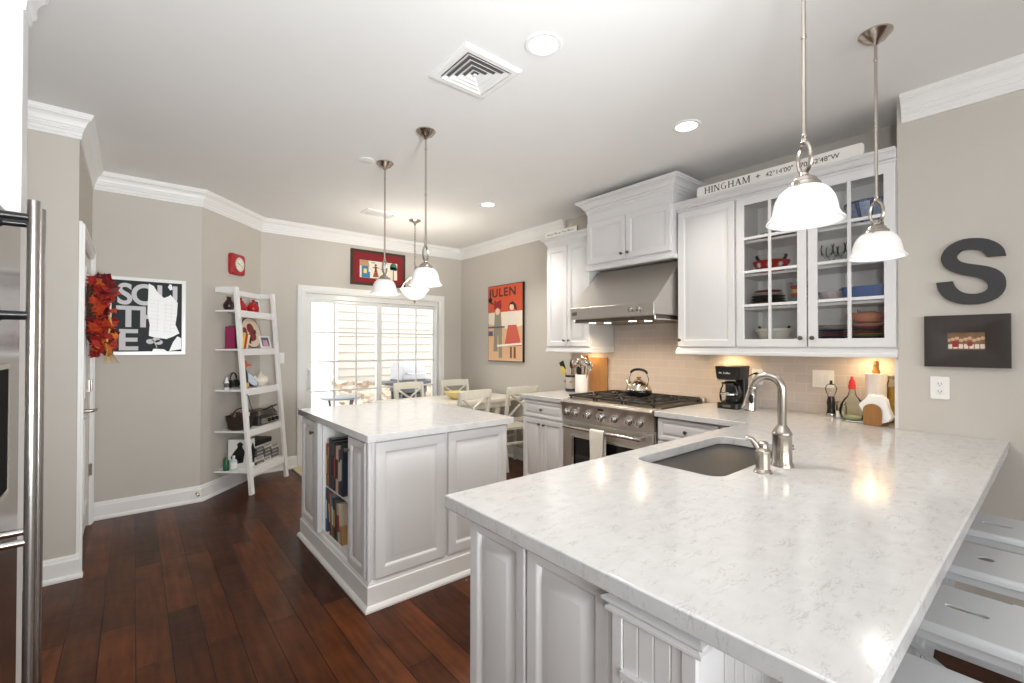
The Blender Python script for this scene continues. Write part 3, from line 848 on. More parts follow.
m.build('window_trim', M['chrome'], dr, bevel=.002)
m = MB(); m.tube([(2.79, 1.93, .70), (2.79, 2.69, .70)], .013, 14)
for yy in (1.95, 2.67): m.bar((2.856, yy, .70), (2.79, yy, .70), .045, .03)
m.build('oven_handle', M['chrome'], dr, bevel=.003)
MB().box(2.862, 2.88, RY0 + .006, RY1 - .006, .105, .134).build('kick_panel', M['steel'], t, bevel=.002)
MB().box(2.9, 3.56, RY0 + .012, RY1 - .012, .9, .924).build('cooktop', colr('dark_steel', (120, 114, 108)), t, bevel=.004)
MB().box(3.555, 3.60, RY0, RY1, .9, .955).build('island_trim', M['steel'], t, bevel=.01)
for j in range(3):
    y0 = RY0 + .03 + j * .283; y1 = y0 + .272
    g = MB(); z = .948; x0, x1 = 2.905, 3.545
    for a, b in (((x0, y0), (x1, y0)), ((x1, y0), (x1, y1)), ((x1, y1), (x0, y1)), ((x0, y1), (x0, y0)), ((x0, (y0 + y1) / 2), (x1, (y0 + y1) / 2)), (((x0 + x1) / 2, y0), ((x0 + x1) / 2, y1))):
        g.bar((*a, z), (*b, z), .014, .016)
    for cx in (x0 + .16, x1 - .16):
        cy = (y0 + y1) / 2
        for dx, dy in ((.1, .09), (-.1, .09), (.1, -.09), (-.1, -.09)):
            g.bar((cx + dx * .3, cy + dy * .3, z + .003), (cx + dx, cy + dy, z + .003), .012, .016)
    for cx in (x0 + .01, x1 - .01):
        for cy in (y0 + .01, y1 - .01): g.bar((cx, cy, .922), (cx, cy, z), .014, .014)
    g.build('burner_grate', M['iron'], t, bevel=.002)
    for cx in (2.905 + .16, 3.545 - .16):
        b = MB(); b.lathe([(.055, .924), (.05, .93), (.036, .932), (.034, .938), (.028, .941), (.002, .942)], (cx, (y0 + y1) / 2, 0), n=22); b.build('burner', M['iron'], t)

# dish towel over the oven handle
t = MB(); n = 14
for side, zt in ((-1, .48), (1, .52)):
    pass
prof = []
for k in range(13):
    a = pi * k / 12
    prof.append((2.79 - .0165 * cos(a), .70 + .0165 * sin(a)))
prof = [(2.7725, .44), (2.772, .55), (2.7725, .64)] + prof + [(2.808, .64), (2.809, .56), (2.81, .5)]
def towel_pts(off):
    out = []
    for i, (px, pz) in enumerate(prof):
        row = []
        for j in range(n):
            f = j / (n - 1)
            drop = (.70 - pz) * 3
            wob = .004 * sin(f * 9 + 1) * max(0, min(1, drop))
            taper = 1 - .08 * max(0, .7 - pz) / .2
            yy = 2.318 + (f - .5) * .135 * taper
            row.append(V(px + wob * (-1 if i < 8 else .4) + off * (-1 if i < 8 else 1) * (1 if i not in (7, 8, 9) else .3), yy, pz + off * (1 if 3 <= i <= 15 else 0)))
        out.append(row)
    return out
A, B = towel_pts(0), towel_pts(.003)
vs = [p for r in A for p in r] + [p for r in B for p in r]; k = len(prof); fs = []
for i in range(k - 1):
    for j in range(n - 1):
        a = i * n + j; q = k * n
        fs += [(a, a + 1, a + n + 1, a + n), (q + a, q + a + n, q + a + n + 1, q + a + 1)]
q = k * n
for i in range(k - 1):
    fs += [(i * n, (i + 1) * n, q + (i + 1) * n, q + i * n), (i * n + n - 1, q + i * n + n - 1, q + (i + 1) * n + n - 1, (i + 1) * n + n - 1)]
for j in range(n - 1):
    fs += [(j, q + j, q + j + 1, j + 1), ((k - 1) * n + j, (k - 1) * n + j + 1, q + (k - 1) * n + j + 1, q + (k - 1) * n + j)]
t.add(vs, fs)
tag(t.build('dish_towel', colr('cream_towel', (236, 230, 218), .95, bump=.6, bscale=300), angle=80), 'cream dish towel hanging over the oven door handle', 'towel')

# ------------------------------------------------------------------ base cabinets
def fronts(parent, x, y0, y1, drawers=True, doors=2):
    d = MB().door(FX(x), -y1 + .006, -y0 - .006, .715, .862, .02, .03).build('drawer', M['cab'], parent)
    MB().knob((x - .02, (y0 + y1) / 2, .79), (-1, 0, 0), .013).build('knob', M['knob'], d)
    if doors == 2:
        c = (y0 + y1) / 2
        for a, b, ky in ((c + .002, y1 - .006, c + .03), (y0 + .006, c - .002, c - .03)):
            d = MB().door(FX(x), -b, -a, .115, .70, .02, .05).build('door', M['cab'], parent)
            MB().knob((x - .02, ky, .655), (-1, 0, 0), .012).build('knob', M['knob'], d)
    else:
        for z0, z1 in ((.42, .70), (.115, .405)):
            d = MB().door(FX(x), -y1 + .006, -y0 - .006, z0, z1, .02, .035).build('drawer', M['cab'], parent)
            MB().knob((x - .02, (y0 + y1) / 2, (z0 + z1) / 2), (-1, 0, 0), .013).build('knob', M['knob'], d)
XB = 2.89
t = thing('base_cabinet', 'white base cabinet with one drawer over two doors left of the range', 'cabinet', (3.25, 3.03, 0), CABG)
MB().box(XB, XR - .013, 2.765, 3.30, .1, .874).build('carcass', M['cab'], t, bevel=.002)
MB().box(XB + .07, XR - .02, 2.77, 3.28, 0, .1).build('toe_kick', M['cab'], t)
fronts(t, XB, 2.765, 3.30)
tag(MB().prism([(2.855, 2.758), (XR - .013, 2.758), (XR - .013, 3.325), (2.855, 3.325)], .875, .914).build('countertop', M['quartz'], bevel=.004), 'short white quartz countertop left of the range holding the utensil crocks', 'countertop')
t = thing('base_cabinet', 'white drawer base cabinet right of the range, nearly hidden by the peninsula', 'cabinet', (3.25, 1.6, 0), CABG)
MB().box(XB, XR - .013, 1.25, 1.846, .1, .874).build('carcass', M['cab'], t, bevel=.002)
MB().box(XB + .07, XR - .02, 1.26, 1.84, 0, .1).build('toe_kick', M['cab'], t)
fronts(t, XB, 1.40, 1.846, doors=0)
d = MB().door(FX(XB), -1.39, -1.256, .715, .862, .02, .03).build('drawer', M['cab'], t)

# ------------------------------------------------------------------ peninsula
t = thing('peninsula_cabinet', 'white panelled peninsula base cabinet with beadboard back and corner pilaster', 'cabinet', (2.0, .8, 0), CABG)
PX = .80; PY0, PY1 = .46, 1.146
m = MB(); m.box(PX, 1.52, PY0, PY1, .10, .874); m.box(1.52, 2.40, PY0, .72, .10, .874); m.box(1.52, 2.40, PY0, PY1, .10, .66)
m.box(1.52, 2.40, 1.125, PY1, .66, .874) ; m.box(2.40, XR - .013, .60, PY1, .10, .874); m.box(2.40, 3.24, PY0, .60, .10, .874); m.box(PX + .02, XS - .02, PY0 + .01, PY1 - .07, 0, .1)
m.build('carcass', M['cab'], t)
for y0, y1 in ((.892, 1.14), (.622, .884)):
    MB().door(FX(PX), -y1, -y0, .12, .862, .018, .045).build('end_panel', M['cab'], t)
MB().prism([(-.624, 0), (-.600, 0), (-.600, .874), (-.624, .874)], 0, .018, FX(PX)).build('stile', M['cab'], t, bevel=.002)
MB().prism([(-PY1 - .004, .0), (-.64, .0), (-.64, .115), (-PY1 - .004, .115)], 0, .022, FX(PX)).build('base_moulding', M['trim'], t, bevel=.004)
# beadboard back facing the stools
m = MB(); x = PX + .1
m.box(PX, 3.24, PY0 - .006, PY0, .0, .874)
while x < 3.2:
    m.box(x, x + .04, PY0 - .012, PY0 - .005, .12, .86); x += .045
m.build('beadboard_back', M['cab'], t, bevel=.002)
# corner pilaster
p = MB(); p.box(.776, .874, .418, .602, 0, .874); po = p.build('pilaster', M['cab'], t, bevel=.003)
q = MB()
for a, b in ((-.602, -.578), (-.446, -.418)):
    q.prism([(a, .12), (b, .12), (b, .82), (a, .82)], 0, .006, FX(.776))
q.prism([(-.578, .70), (-.446, .70), (-.446, .716), (-.578, .716)], 0, .014, FX(.776))
u = -.576
while u < -.46:
    q.prism([(u, .12), (u + .0335, .12), (u + .0335, .82), (u, .82)], 0, .0025, FX(.776)); u += .0358
q.build('pilaster_facing', M['cab'], po, bevel=.0015)
MB().sweep([(.88, .602), (.776, .602), (.776, .418), (.88, .418)], [(0, .822), (.010, .822), (.013, .825), (.013, .831), (.007, .835), (.007, .840), (.016, .843), (.019, .847), (.019, .852), (.012, .856), (.007, .858), (.007, .874), (0, .874)], -1).build('capital_moulding', M['cab'], po, smooth=False)
MB().sweep([(.88, .602), (.776, .602), (.776, .418), (.88, .418)], [(0, 0), (.016, 0), (.016, .1), (.008, .115), (0, .115)], -1).build('plinth', M['cab'], po, angle=25)

SX0, SX1, SY0, SY1 = 1.575, 2.33, .765, 1.125
outer = [(.74, .165), (XS - .002, .165), (XS - .002, .583), (XR - .013, .583), (XR - .013, 1.85), (2.84, 1.85), (2.84, 1.22), (.74, 1.22)]
hole = rrect(SX0, SX1, SY0, SY1, .06, 6)
t = MB().prism(outer, .875, .914, None, [hole]).build('countertop', M['quartz'], bevel=.004)
tag(t, 'large white quartz peninsula countertop with a sink cut-out, running on to the range', 'countertop')
# sink
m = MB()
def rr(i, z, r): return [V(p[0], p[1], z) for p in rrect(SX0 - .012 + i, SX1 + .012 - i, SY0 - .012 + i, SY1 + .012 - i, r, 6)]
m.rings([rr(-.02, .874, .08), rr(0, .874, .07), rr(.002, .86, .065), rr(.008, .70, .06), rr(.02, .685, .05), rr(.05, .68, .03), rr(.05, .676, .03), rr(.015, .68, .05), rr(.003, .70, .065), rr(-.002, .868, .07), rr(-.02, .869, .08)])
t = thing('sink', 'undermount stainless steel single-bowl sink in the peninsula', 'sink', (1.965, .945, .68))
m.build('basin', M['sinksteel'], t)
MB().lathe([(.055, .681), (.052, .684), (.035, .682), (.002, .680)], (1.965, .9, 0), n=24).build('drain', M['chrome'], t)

# faucet
fx, fy = 1.925, .692
t = thing('kitchen_faucet', 'tall brushed-nickel gooseneck pull-down faucet behind the sink', 'faucet', (fx, fy, .914))
m = MB(); m.lathe([(.04, .914), (.039, .922), (.034, .93), (.033, 1.03), (.035, 1.034), (.035, 1.04), (.029, 1.05), (.02, 1.064), (.017, 1.07)], (fx, fy, 0), n=30); m.build('base', M['nickel'], t)
dxy = V(-.15, .99, 0).normalized()
pts = [V(fx, fy, 1.06), V(fx, fy, 1.12), V(fx, fy, 1.17)]
R = .051
for k in range(0, 13):
    a = pi - (pi * .985) * k / 12
    pts.append(V(fx, fy, 1.205) + dxy * (R + R * cos(a)) + V(0, 0, R * sin(a)))
m = MB(); m.tube(pts, .0155, 16); m.build('gooseneck', M['nickel'], t)
e = pts[-1]; td = (pts[-1] - pts[-2]).normalized()
m = MB(); m.lathe([(.0165, 0), (.018, .004), (.0165, .012), (.019, .03), (.021, .058), (.026, .082), (.029, .092), (.027, .097), (.004, .098)], e - td * .005, td, 22); sp = m.build('spray_head', M['nickel'], t)
MB().ball(e + td * .045 - V(.6, .3, 0).normalized() * .019 , (.006, .009, .02)).build('spray_button', M['black'], sp)
sh = V(-.6, .8, 0)
m = MB(); m.lathe([(.008, 0), (.008, .02), (.004, .024)], (fx + .03, fy - .012, .985), (1, -.4, 0), 12); m.build('side_pin', M['nickel'], t)
# soap dispenser
sx, sy = 1.768, .70
t = thing('soap_dispenser', 'short brushed-nickel soap dispenser with curved spout left of the faucet', 'soap dispenser', (sx, sy, .914))
MB().lathe([(.032, .914), (.03, .92), (.024, .928), (.0235, .985), (.026, .988), (.026, .994), (.021, 1.0), (.018, 1.010), (.018, 1.021), (.013, 1.027), (.002, 1.028)], (sx, sy, 0), n=26).build('base', M['nickel'], t)
m = MB(); dv = V(-.55, .83, 0)
m.tube([V(sx, sy, .995), V(sx, sy, 1.005) + dv * .018, V(sx, sy, 1.022) + dv * .028, V(sx, sy, 1.034) + dv * .038, V(sx, sy, 1.037) + dv * .05, V(sx, sy, 1.031) + dv * .058], [.013, .012, .010, .009, .009, .008], 12); m.build('spout', M['nickel'], t)

# ------------------------------------------------------------------ kitchen island
IX0, IX1, IY0, IY1 = .955, 1.868, 2.31, 3.505
t = thing('kitchen_island', 'white panelled kitchen island cabinet with an open bookshelf in its left side', 'kitchen island', (1.41, 2.9, 0))
BY0, BY1 = 2.595, 3.08      # open bay
m = MB()
m.box(IX0, IX1, IY0, BY0 - .01, .1, .874); m.box(IX0, IX1, BY1 + .01, IY1, .1, .874)
m.box(IX0 + .42, IX1, BY0 - .01, BY1 + .01, .1, .874)
m.box(IX0 + .01, IX1 - .01, IY0 + .01, IY1 - .01, 0, .1)
m.build('carcass', M['cab'], t)
m = MB(); m.box(IX0, IX0 + .42, BY0 - .012, BY0, .16, .86); m.box(IX0, IX0 + .42, BY1, BY1 + .012, .16, .86); m.box(IX0, IX0 + .42, BY0, BY1, .1, .175); m.box(IX0, IX0 + .42, BY0, BY1, .858, .874); m.box(IX0 + .405, IX0 + .42, BY0, BY1, .175, .86)
m.build('bookcase_lining', M['cabin'], t, smooth=False)
MB().box(IX0 + .02, IX0 + .405, BY0, BY1, .450, .468).build('bookcase_shelf', M['cabin'], t, bevel=.002)
f = FX(IX0)
for a, b, ky in ((3.185, 3.488, 3.215), (2.335, 2.578, 2.558)):
    d = MB().door(f, -b, -a, .155, .862, .02, .05).build('door', M['cab'], t)
    MB().knob((IX0 - .02, ky, .79), (-1, 0, 0), .013).build('knob', M['knob'], d)
MB().box(IX0 - .03, IX0, 3.09, 3.155, .155, .872).build('stile', M['cab'], t, bevel=.003)
m = MB(); m.tube([(IX0 - .006, IY0 - .004, .15), (IX0 - .006, IY0 - .004, .872)], .012, 12); m.build('corner_bead', M['cab'], t)
g = FY(IY0)
for a, b in ((.978, 1.40), (1.42, 1.855)):
    MB().door(g, a, b, .155, .865, .02, .062).build('front_panel', M['cab'], t)
MB().sweep([(IX0, IY0), (IX1, IY0), (IX1, IY1), (IX0, IY1)], [(0, 0), (.036, 0), (.036, .01), (.03, .022), (.02, .03), (.02, .122), (.014, .128), (.014, .134), (.008, .146), (0, .15)], -1, closed=True).build('base_moulding', M['trim'], t, angle=25)
tag(MB().prism(rrect(.92, 1.895, 2.262, 3.54, .006, 2), .875, .914).build('countertop', M['quartz'], bevel=.004), 'square white quartz countertop on the kitchen island', 'countertop')

# books in the island: (height, thickness, colour, lean, depth)
def book(name_label, y, z, hgt, th, dep, rgb, lean=0.0, x0=.966, spine=None):
    t = thing('book', name_label, 'book', (x0 + dep / 2, y, z), 'books in the island bookcase')
    R = Matrix.Rotation(lean, 3, 'X')
    def tr(mb):
        for p in mb.v:
            q = R @ (p - V(0, -th / 2 if lean < 0 else th / 2, 0)) + V(0, -th / 2 if lean < 0 else th / 2, 0)
            p[:] = q + V(x0, y, z)
        return mb
    c = MB(); fr = frame((0, 0, 0), (1, 0, 0), (0, 0, 1), (0, 1, 0))
    c.box(0, .003, -th / 2, th / 2, 0, hgt); c.box(0, dep, -th / 2, -th / 2 + .003, 0, hgt); c.box(0, dep, th / 2 - .003, th / 2, 0, hgt)
    tr(c).build('cover', colr('book_%d_%d_%d' % rgb, rgb, .5), t, bevel=.0008)
    p = MB(); p.box(.003, dep - .006, -th / 2 + .003, th / 2 - .003, .004, hgt - .004); tr(p).build('pages', M['paper'], t)
    if spine:
        s = MB(); s.box(-.0012, .001, -th / 2 + .004, th / 2 - .004, hgt * .3, hgt * .72); tr(s).build('spine_label', colr('spine_%d_%d_%d' % spine, spine, .6), t)
Z2, Z1 = .469, .175
ys = 3.05
upper = [((170, 96, 52), .27, .022, 'orange-brown book at the far end of the upper island shelf', (225, 190, 120)), ((196, 140, 84), .25, .02, 'tan book second from the far end of the upper island shelf', (120, 60, 40)), ((34, 34, 36), .31, .05, 'thick black binder on the upper island shelf', None),
         ((58, 60, 66), .30, .035, 'tall charcoal book beside the black binder on the upper island shelf', (20, 20, 22)), ((24, 26, 30), .29, .03, 'slim black book before the pale one on the upper island shelf', (180, 60, 50)), ((206, 180, 158), .285, .045, 'thick beige cookbook with a dark figure on its spine, upper island shelf', (60, 30, 30)), ((112, 58, 48), .27, .03, 'rust red book beside the beige cookbook on the upper island shelf', (220, 200, 180)),
         ((48, 78, 94), .30, .022, 'teal blue book right of the beige cookbook on the upper island shelf', (220, 220, 210)), ((36, 52, 68), .29, .018, 'thin navy book at the near end of the upper island shelf', None)]
for rgb, hh, th, lab, spn in upper:
    ys -= th / 2 + .004; book(lab, ys, Z2 + .001, hh, th, .24, rgb, 0, .966, spn); ys -= th / 2
ys = 3.06
lower = [((54, 80, 112), .28, .03, 'blue book at the far end of the lower island shelf', (200, 210, 220)), ((122, 48, 36), .27, .022, 'leaning dark red book on the lower island shelf', (230, 200, 150)), ((186, 132, 86), .26, .024, 'leaning tan book on the lower island shelf', None), ((84, 112, 120), .265, .02, 'leaning pale blue book on the lower island shelf', (230, 230, 220)),
         ((58, 50, 46), .25, .026, 'leaning dark brown book on the lower island shelf', (200, 170, 90)), ((60, 86, 74), .24, .024, 'leaning green book on the lower island shelf', None), ((196, 178, 158), .235, .045, 'leaning thick cream book with a red spot on the lower island shelf', (176, 50, 44)), ((176, 138, 88), .11, .016, 'short yellow book at the near end of the lower island shelf', None)]
for i, (rgb, hh, th, lab, spn) in enumerate(lower):
    ln = 0 if i == 0 else .14
    ys -= (th + .006) * .5 + (.045 if i == 1 else .001); book(lab, ys, Z1 + .001, hh, th, .22, rgb, -ln, .966, spn); ys -= (th + .006) * .5

# ------------------------------------------------------------------ bar stools
t = thing('bar_stool', '', 'stool', (0, 0, 0), 'white metal counter stools')
SZ = .66; hs = .15
def leg_w(z): return hs - .012 + (SZ - z) * .10
slot = [(p[0], p[1]) for p in rrect(-.011, .011, -.043, .043, .0105, 4)]
def ring(h, z, r): return [V(p[0], p[1], z) for p in rrect(-h, h, -h, h, r, 5)]
def make_seat(hole):
    seat = MB(); seat.prism(rrect(-hs + .012, hs - .012, -hs + .012, hs - .012, .03, 5), SZ - .004, SZ, None, [hole])
    seat.rings([ring(hs - .012, SZ, .03), ring(hs - .004, SZ - .004, .034), ring(hs, SZ - .014, .036), ring(hs + .002, SZ - .022, .036), ring(hs - .002, SZ - .024, .034), ring(hs - .004, SZ - .016, .034), ring(hs - .014, SZ - .005, .03)], False, False)
    return seat.build('seat', M['stool'], t, bevel=0, angle=50)
make_seat(slot)
for sx in (-1, 1):
    for sy in (-1, 1):
        a = (sx * leg_w(SZ - .03), sy * leg_w(SZ - .03), SZ - .02); b = (sx * leg_w(0), sy * leg_w(0), .008)
        l = MB()
        l.bar(V(a) + V(-sx * .016, 0, 0), V(b) + V(-sx * .009, 0, 0), .046, .004, (0, 1, 0), .024, .004)
        l.bar(V(a) + V(0, -sy * .016, 0), V(b) + V(0, -sy * .009, 0), .004, .046, (0, 1, 0), .004, .024)
        lo = l.build('leg', M['stool'], t, bevel=.001)
        f = MB(); f.lathe([(.016, 0), (.017, .008), (.014, .016)], (b[0] - sx * .006, b[1] - sy * .006, 0), n=12); f.build('foot_cap', colr('grey_rubber', (70, 70, 72), .7), lo)
for z, wd in ((.22, .026), (SZ - .036, .026)):
    h_ = leg_w(z)
    for axis in (0, 1):
        for s_ in (-1, 1):
            r = MB()
            p = (s_ * h_, -h_, z) if axis == 0 else (-h_, s_ * h_, z); q = (s_ * h_, h_, z) if axis == 0 else (h_, s_ * h_, z)
            r.bar(p, q, .004, wd)
            r.build('footrest' if z < .3 else 'apron', M['stool'], t, bevel=.001)
m = MB(); z = .45; h_ = leg_w(z)
m.bar((-h_, -h_, z), (h_, h_, z), .022, .004); m.bar((-h_, h_, z + .004), (h_, -h_, z + .004), .022, .004); m.build('cross_brace', M['stool'], t)
round_seat = make_seat(circ(0, .0, .021, 20)); round_data = round_seat.data; bpy.data.objects.remove(round_seat)
spots = [(2.665, .172, 0, 'white metal stool farthest along the peninsula, against the grey wall'), (2.205, .17, 0, 'white metal stool with a round seat hole, second from the grey wall'), (1.735, .17, 0, 'white metal stool third from the grey wall with open frame below'), (1.255, .168, 0, 'white metal stool nearest the camera, cut by the bottom edge of the photo')]
for i, (x, y, rz, lab) in enumerate(spots):
    o = t if i == 0 else copy_tree(t)
    put(o, (x, y, 0), rz, lab)
    if i == 1:
        [c for c in o.children if c.name.startswith('seat')][0].data = round_data

# ------------------------------------------------------------------ dining set
t = thing('dining_table', 'long off-white trestle dining table behind the island, in front of the patio door', 'table', (2.8, 4.5, 0))
TX0, TX1, TY0, TY1 = 1.98, 3.585, 4.14, 4.86
MB().prism(rrect(TX0, TX1, TY0, TY1, .01, 2), .73, .765).build('table_top', colr('cream_table', (236, 232, 222), .3), t, bevel=.005)
m = MB(); m.prism([(TX0 + .12, TY0 + .06), (TX1 - .12, TY0 + .06), (TX1 - .12, TY1 - .06), (TX0 + .12, TY1 - .06)], .66, .73, None, [[(TX0 + .14, TY0 + .08), (TX1 - .14, TY0 + .08), (TX1 - .14, TY1 - .08), (TX0 + .14, TY1 - .08)]]); m.build('table_apron', M['chairw'], t)
for x in (TX0 + .3, TX1 - .3):
    l = MB()
    l.bar((x, TY0 + .1, .66), (x, TY0 + .3, .05), .06, .07, (1, 0, 0)); l.bar((x, TY1 - .1, .66), (x, TY1 - .3, .05), .06, .07, (1, 0, 0)); l.bar((x, TY0 + .06, .04), (x, TY1 - .06, .04), .07, .08); l.bar((x, TY0 + .2, .36), (x, TY1 - .2, .36), .04, .06)
    l.build('trestle', M['chairw'], t, bevel=.003)
MB().bar((TX0 + .3, 4.5, .36), (TX1 - .3, 4.5, .36), .04, .08).build('stretcher', M['chairw'], t, bevel=.003)

t = thing('dining_chair', '', 'chair', (0, 0, 0), 'white cross-back dining chairs')   # back at -y, faces +y
cw = .2
s = MB(); s.rings([[V(-cw * k, 0.01, z), V(cw * k, .01, z), V(cw * 1.06 * k, .4, z), V(-cw * 1.06 * k, .4, z)] for k, z in ((.97, .44), (1, .445), (1, .462), (.97, .468))]); s.build('seat', M['chairw'], t, bevel=.004)
def bk(z): return -.0 - max(0, z - .46) * .17
for sx in (-1, 1):
    l = MB(); x = sx * (cw - .015)
    l.rings([[V(x + a * .017, bk(z) + b * .017 + yo, z) for a, b in ((-1, -1), (1, -1), (1, 1), (-1, 1))] for z, yo in ((0, -.05), (.25, -.01), (.46, 0), (.7, 0), (.915, 0))]); l.build('back_post', M['chairw'], t, bevel=.003)
    l = MB(); l.bar((x * 1.04, .375, .445), (x * 1.04, .38, 0), .036, .036, (0, 1, 0), .026, .026); l.build('front_leg', M['chairw'], t, bevel=.002)
    l = MB(); l.bar((x, -.02, .2), (x * 1.04, .377, .2), .018, .024); l.build('side_stretcher', M['chairw'], t)
r = MB()
for k in range(8):
    f0, f1 = -1 + k / 4, -1 + (k + 1) / 4
    c0, c1 = .02 * (1 - f0 * f0), .02 * (1 - f1 * f1)
    r.bar((f0 * (cw + .0), bk(.88) - c0, .88 + c0 * .3), (f1 * (cw + .0), bk(.88) - c1, .88 + c1 * .3), .02, .085)
r.build('top_rail', M['chairw'], t, bevel=.002)
r = MB(); r.bar((-cw + .02, bk(.56), .56), (cw - .02, bk(.56), .56), .018, .04); r.build('lower_rail', M['chairw'], t, bevel=.002)
for sx in (-1, 1):
    r = MB(); pts = []
    for k in range(7):
        f = k / 6
        pts.append((sx * (-cw + .03 + (2 * cw - .06) * f), bk(.57 + .28 * f) + .008 * sx, .57 + .28 * f + .02 * sin(pi * f)))
    r.tube(pts, .013, 6); r.build('cross_slat', M['chairw'], t)
for y_, z_ in ((-.02, .3), (.377, .3)):
    r = MB(); r.bar((-cw + .02, y_, z_), (cw - .02, y_, z_), .018, .024); r.build('front_stretcher' if y_ > 0 else 'back_stretcher', M['chairw'], t)
put(t, (2.655, 3.86, 0), .06, 'white cross-back dining chair whose back shows right behind the island corner')
for x, y, rz, lab in ((3.32, 3.88, -.12, 'white cross-back dining chair by the range wall, beside the white base cabinet'), (2.60, 5.04, pi + .06, 'white cross-back dining chair in front of the patio door glass, by the grill'), (3.26, 5.06, pi - .1, 'white cross-back dining chair in the far room corner behind the yellow bowl')):
    put(copy_tree(t), (x, y, 0), rz, lab)
t = tag(MB().lathe([(.05, .766), (.055, .77), (.09, .80), (.13, .845), (.135, .85), (.128, .85), (.085, .806), (.05, .78), (.002, .776)], (2.83, 4.42, 0), n=32).build('serving_bowl', colr('yellow_bowl', (226, 208, 142), .3)), 'pale yellow bowl on the dining table', 'bowl')

# ------------------------------------------------------------------ things on the worktops
# kettle
kx, ky, kz = 3.27, 2.275, .957
t = thing('tea_kettle', 'shiny steel tea kettle with black base and handle on the range grate', 'kettle', (kx, ky, kz))
MB().lathe([(.085, kz), (.1, kz + .006), (.108, kz + .03), (.105, kz + .05), (.104, kz + .052)], (kx, ky, 0), n=36).build('kettle_base', colr('black_mirror_enamel', (20, 18, 18), .08), t)
MB().lathe([(.1045, kz + .051), (.1, kz + .07), (.085, kz + .095), (.06, kz + .115), (.035, kz + .124), (.034, kz + .127), (.002, kz + .128)], (kx, ky, 0), n=36).build('kettle_body', colr('warm_chrome', (208, 200, 188), .1, metal=1.0), t)
MB().lathe([(.03, kz + .127), (.028, kz + .132), (.012, kz + .136), (.01, kz + .142), (.02, kz + .146), (.02, kz + .156), (.002, kz + .158)], (kx, ky, 0), n=24).build('lid', colr('bronze', (150, 112, 66), .3, metal=1.0), t)
m = MB(); m.tube([(kx, ky + .085, kz + .07), (kx, ky + .108, kz + .095), (kx, ky + .125, kz + .125)], [.022, .016, .012], 14); m.build('spout', colr('warm_chrome', (1, 1, 1)), t)
m = MB()
for s_ in (-1, 1):
    m = MB(); m.tube([(kx, ky + s_ * .085, kz + .09), (kx, ky + s_ * .095, kz + .14), (kx, ky + s_ * .075, kz + .195)], .004, 8); m.build('handle_bracket', M['chrome'], t)
h_ = None
m = MB(); m.tube([(kx, ky + .08 * cos(pi * k / 10), kz + .185 + .035 * sin(pi * k / 10)) for k in range(11)], [.007] + [.011] * 9 + [.007], 10); m.build('handle_grip', M['black'], t)

# utensil crocks
def crock(label, x, y, r, h, mt, band=None):
    t = thing('utensil_crock', label, 'crock', (x, y, .915), 'utensil crocks left of the range')
    z = .915
    MB().lathe([(r * .94, z), (r, z + .006), (r, z + h - .006), (r * .97, z + h), (r * .9, z + h), (r * .9, z + .012), (.002, z + .01)], (x, y, 0), n=30).build('jar', mt, t)
    if band:
        for z0, z1, rgb in band:
            MB().lathe([(r + .0006, z + z0), (r + .0012, z + z0 + .002), (r + .0012, z + z1 - .002), (r + .0006, z + z1)], (x, y, 0), n=30, caps=False).build('glaze_band', colr('glaze_%d_%d_%d' % rgb, rgb, .25), t)
    return t
ca = crock('grey stoneware crock with dark blue bands and a pair of lettered words', 3.42, 3.185, .058, .17, colr('grey_stoneware', (176, 168, 156), .4), [(.0, .03, (38, 44, 62)), (.142, .165, (40, 42, 52))])
letters('Our Jar', .035, (3.364, 3.235, 1.005), (.1, -1, 0), (0, 0, 1), M['black'], 'lettering', ca)
cb = crock('plain white ceramic crock full of steel and black utensils', 3.40, 3.03, .062, .178, M['white'])
def utensil(name, label, x, y, tip, kind, mt, hm):
    b = V(x, y, .95); tip = V(tip); t = thing(name, label, 'utensil', (x, y, .93))
    d = (tip - b).normalized()
    m = MB(); m.tube([b, b + (tip - b) * .5, b + (tip - b) * .82], [.005, .006, .005], 8); m.build('handle', hm, t)
    c = b + (tip - b) * .88
    side = d.cross(V(1, 0, 0)).normalized()
    R = Matrix((side, d.cross(side).normalized(), d)).transposed()
    m = MB()
    if kind == 'spoon': m.ball(c, (.033, .01, .048), rot=R)
    if kind == 'ladle': m.ball(c, (.045, .034, .04), rot=R)
    if kind == 'turner':
        m.bar(c - d * .045, c + d * .045, .05, .003, (1, 0, 0), .065, .003)
    if kind == 'whisk':
        for a in range(6):
            q = side * cos(a * pi / 6) + d.cross(side) * sin(a * pi / 6)
            m.tube([c - d * .06, c - d * .01 + q * .028, c + d * .03 + q * .03, c + d * .05, c + d * .03 - q * .03, c - d * .01 - q * .028, c - d * .06], .0015, 5)
    m.build('head', mt, t)
W1, ST, BK = M['oak'], M['chrome'], M['black']
utensil('spatula', 'black turner fanning left out of the banded crock', 3.42, 3.19, (3.40, 3.30, 1.2), 'turner', BK, BK)
utensil('serving_spoon', 'yellow spoon drooping left of the banded crock', 3.42, 3.2, (3.38, 3.275, 1.145), 'spoon', colr('pale_yellow_plastic', (232, 206, 110)), colr('pale_yellow_plastic', (1, 1, 1)))
utensil('wooden_spoon', 'wooden spoon standing in the banded crock', 3.42, 3.17, (3.42, 3.14, 1.235), 'turner', colr('copper_wood', (190, 124, 64), .5), W1)
utensil('black_spoon', 'black spoon standing behind the wooden one in the banded crock', 3.43, 3.19, (3.45, 3.2, 1.22), 'spoon', BK, BK)
utensil('ladle', 'steel ladle leaning left in the white crock', 3.40, 3.04, (3.37, 3.09, 1.25), 'ladle', ST, ST)
utensil('slotted_spoon', 'large steel spoon leaning right in the white crock', 3.40, 3.02, (3.37, 2.955, 1.25), 'ladle', ST, ST)
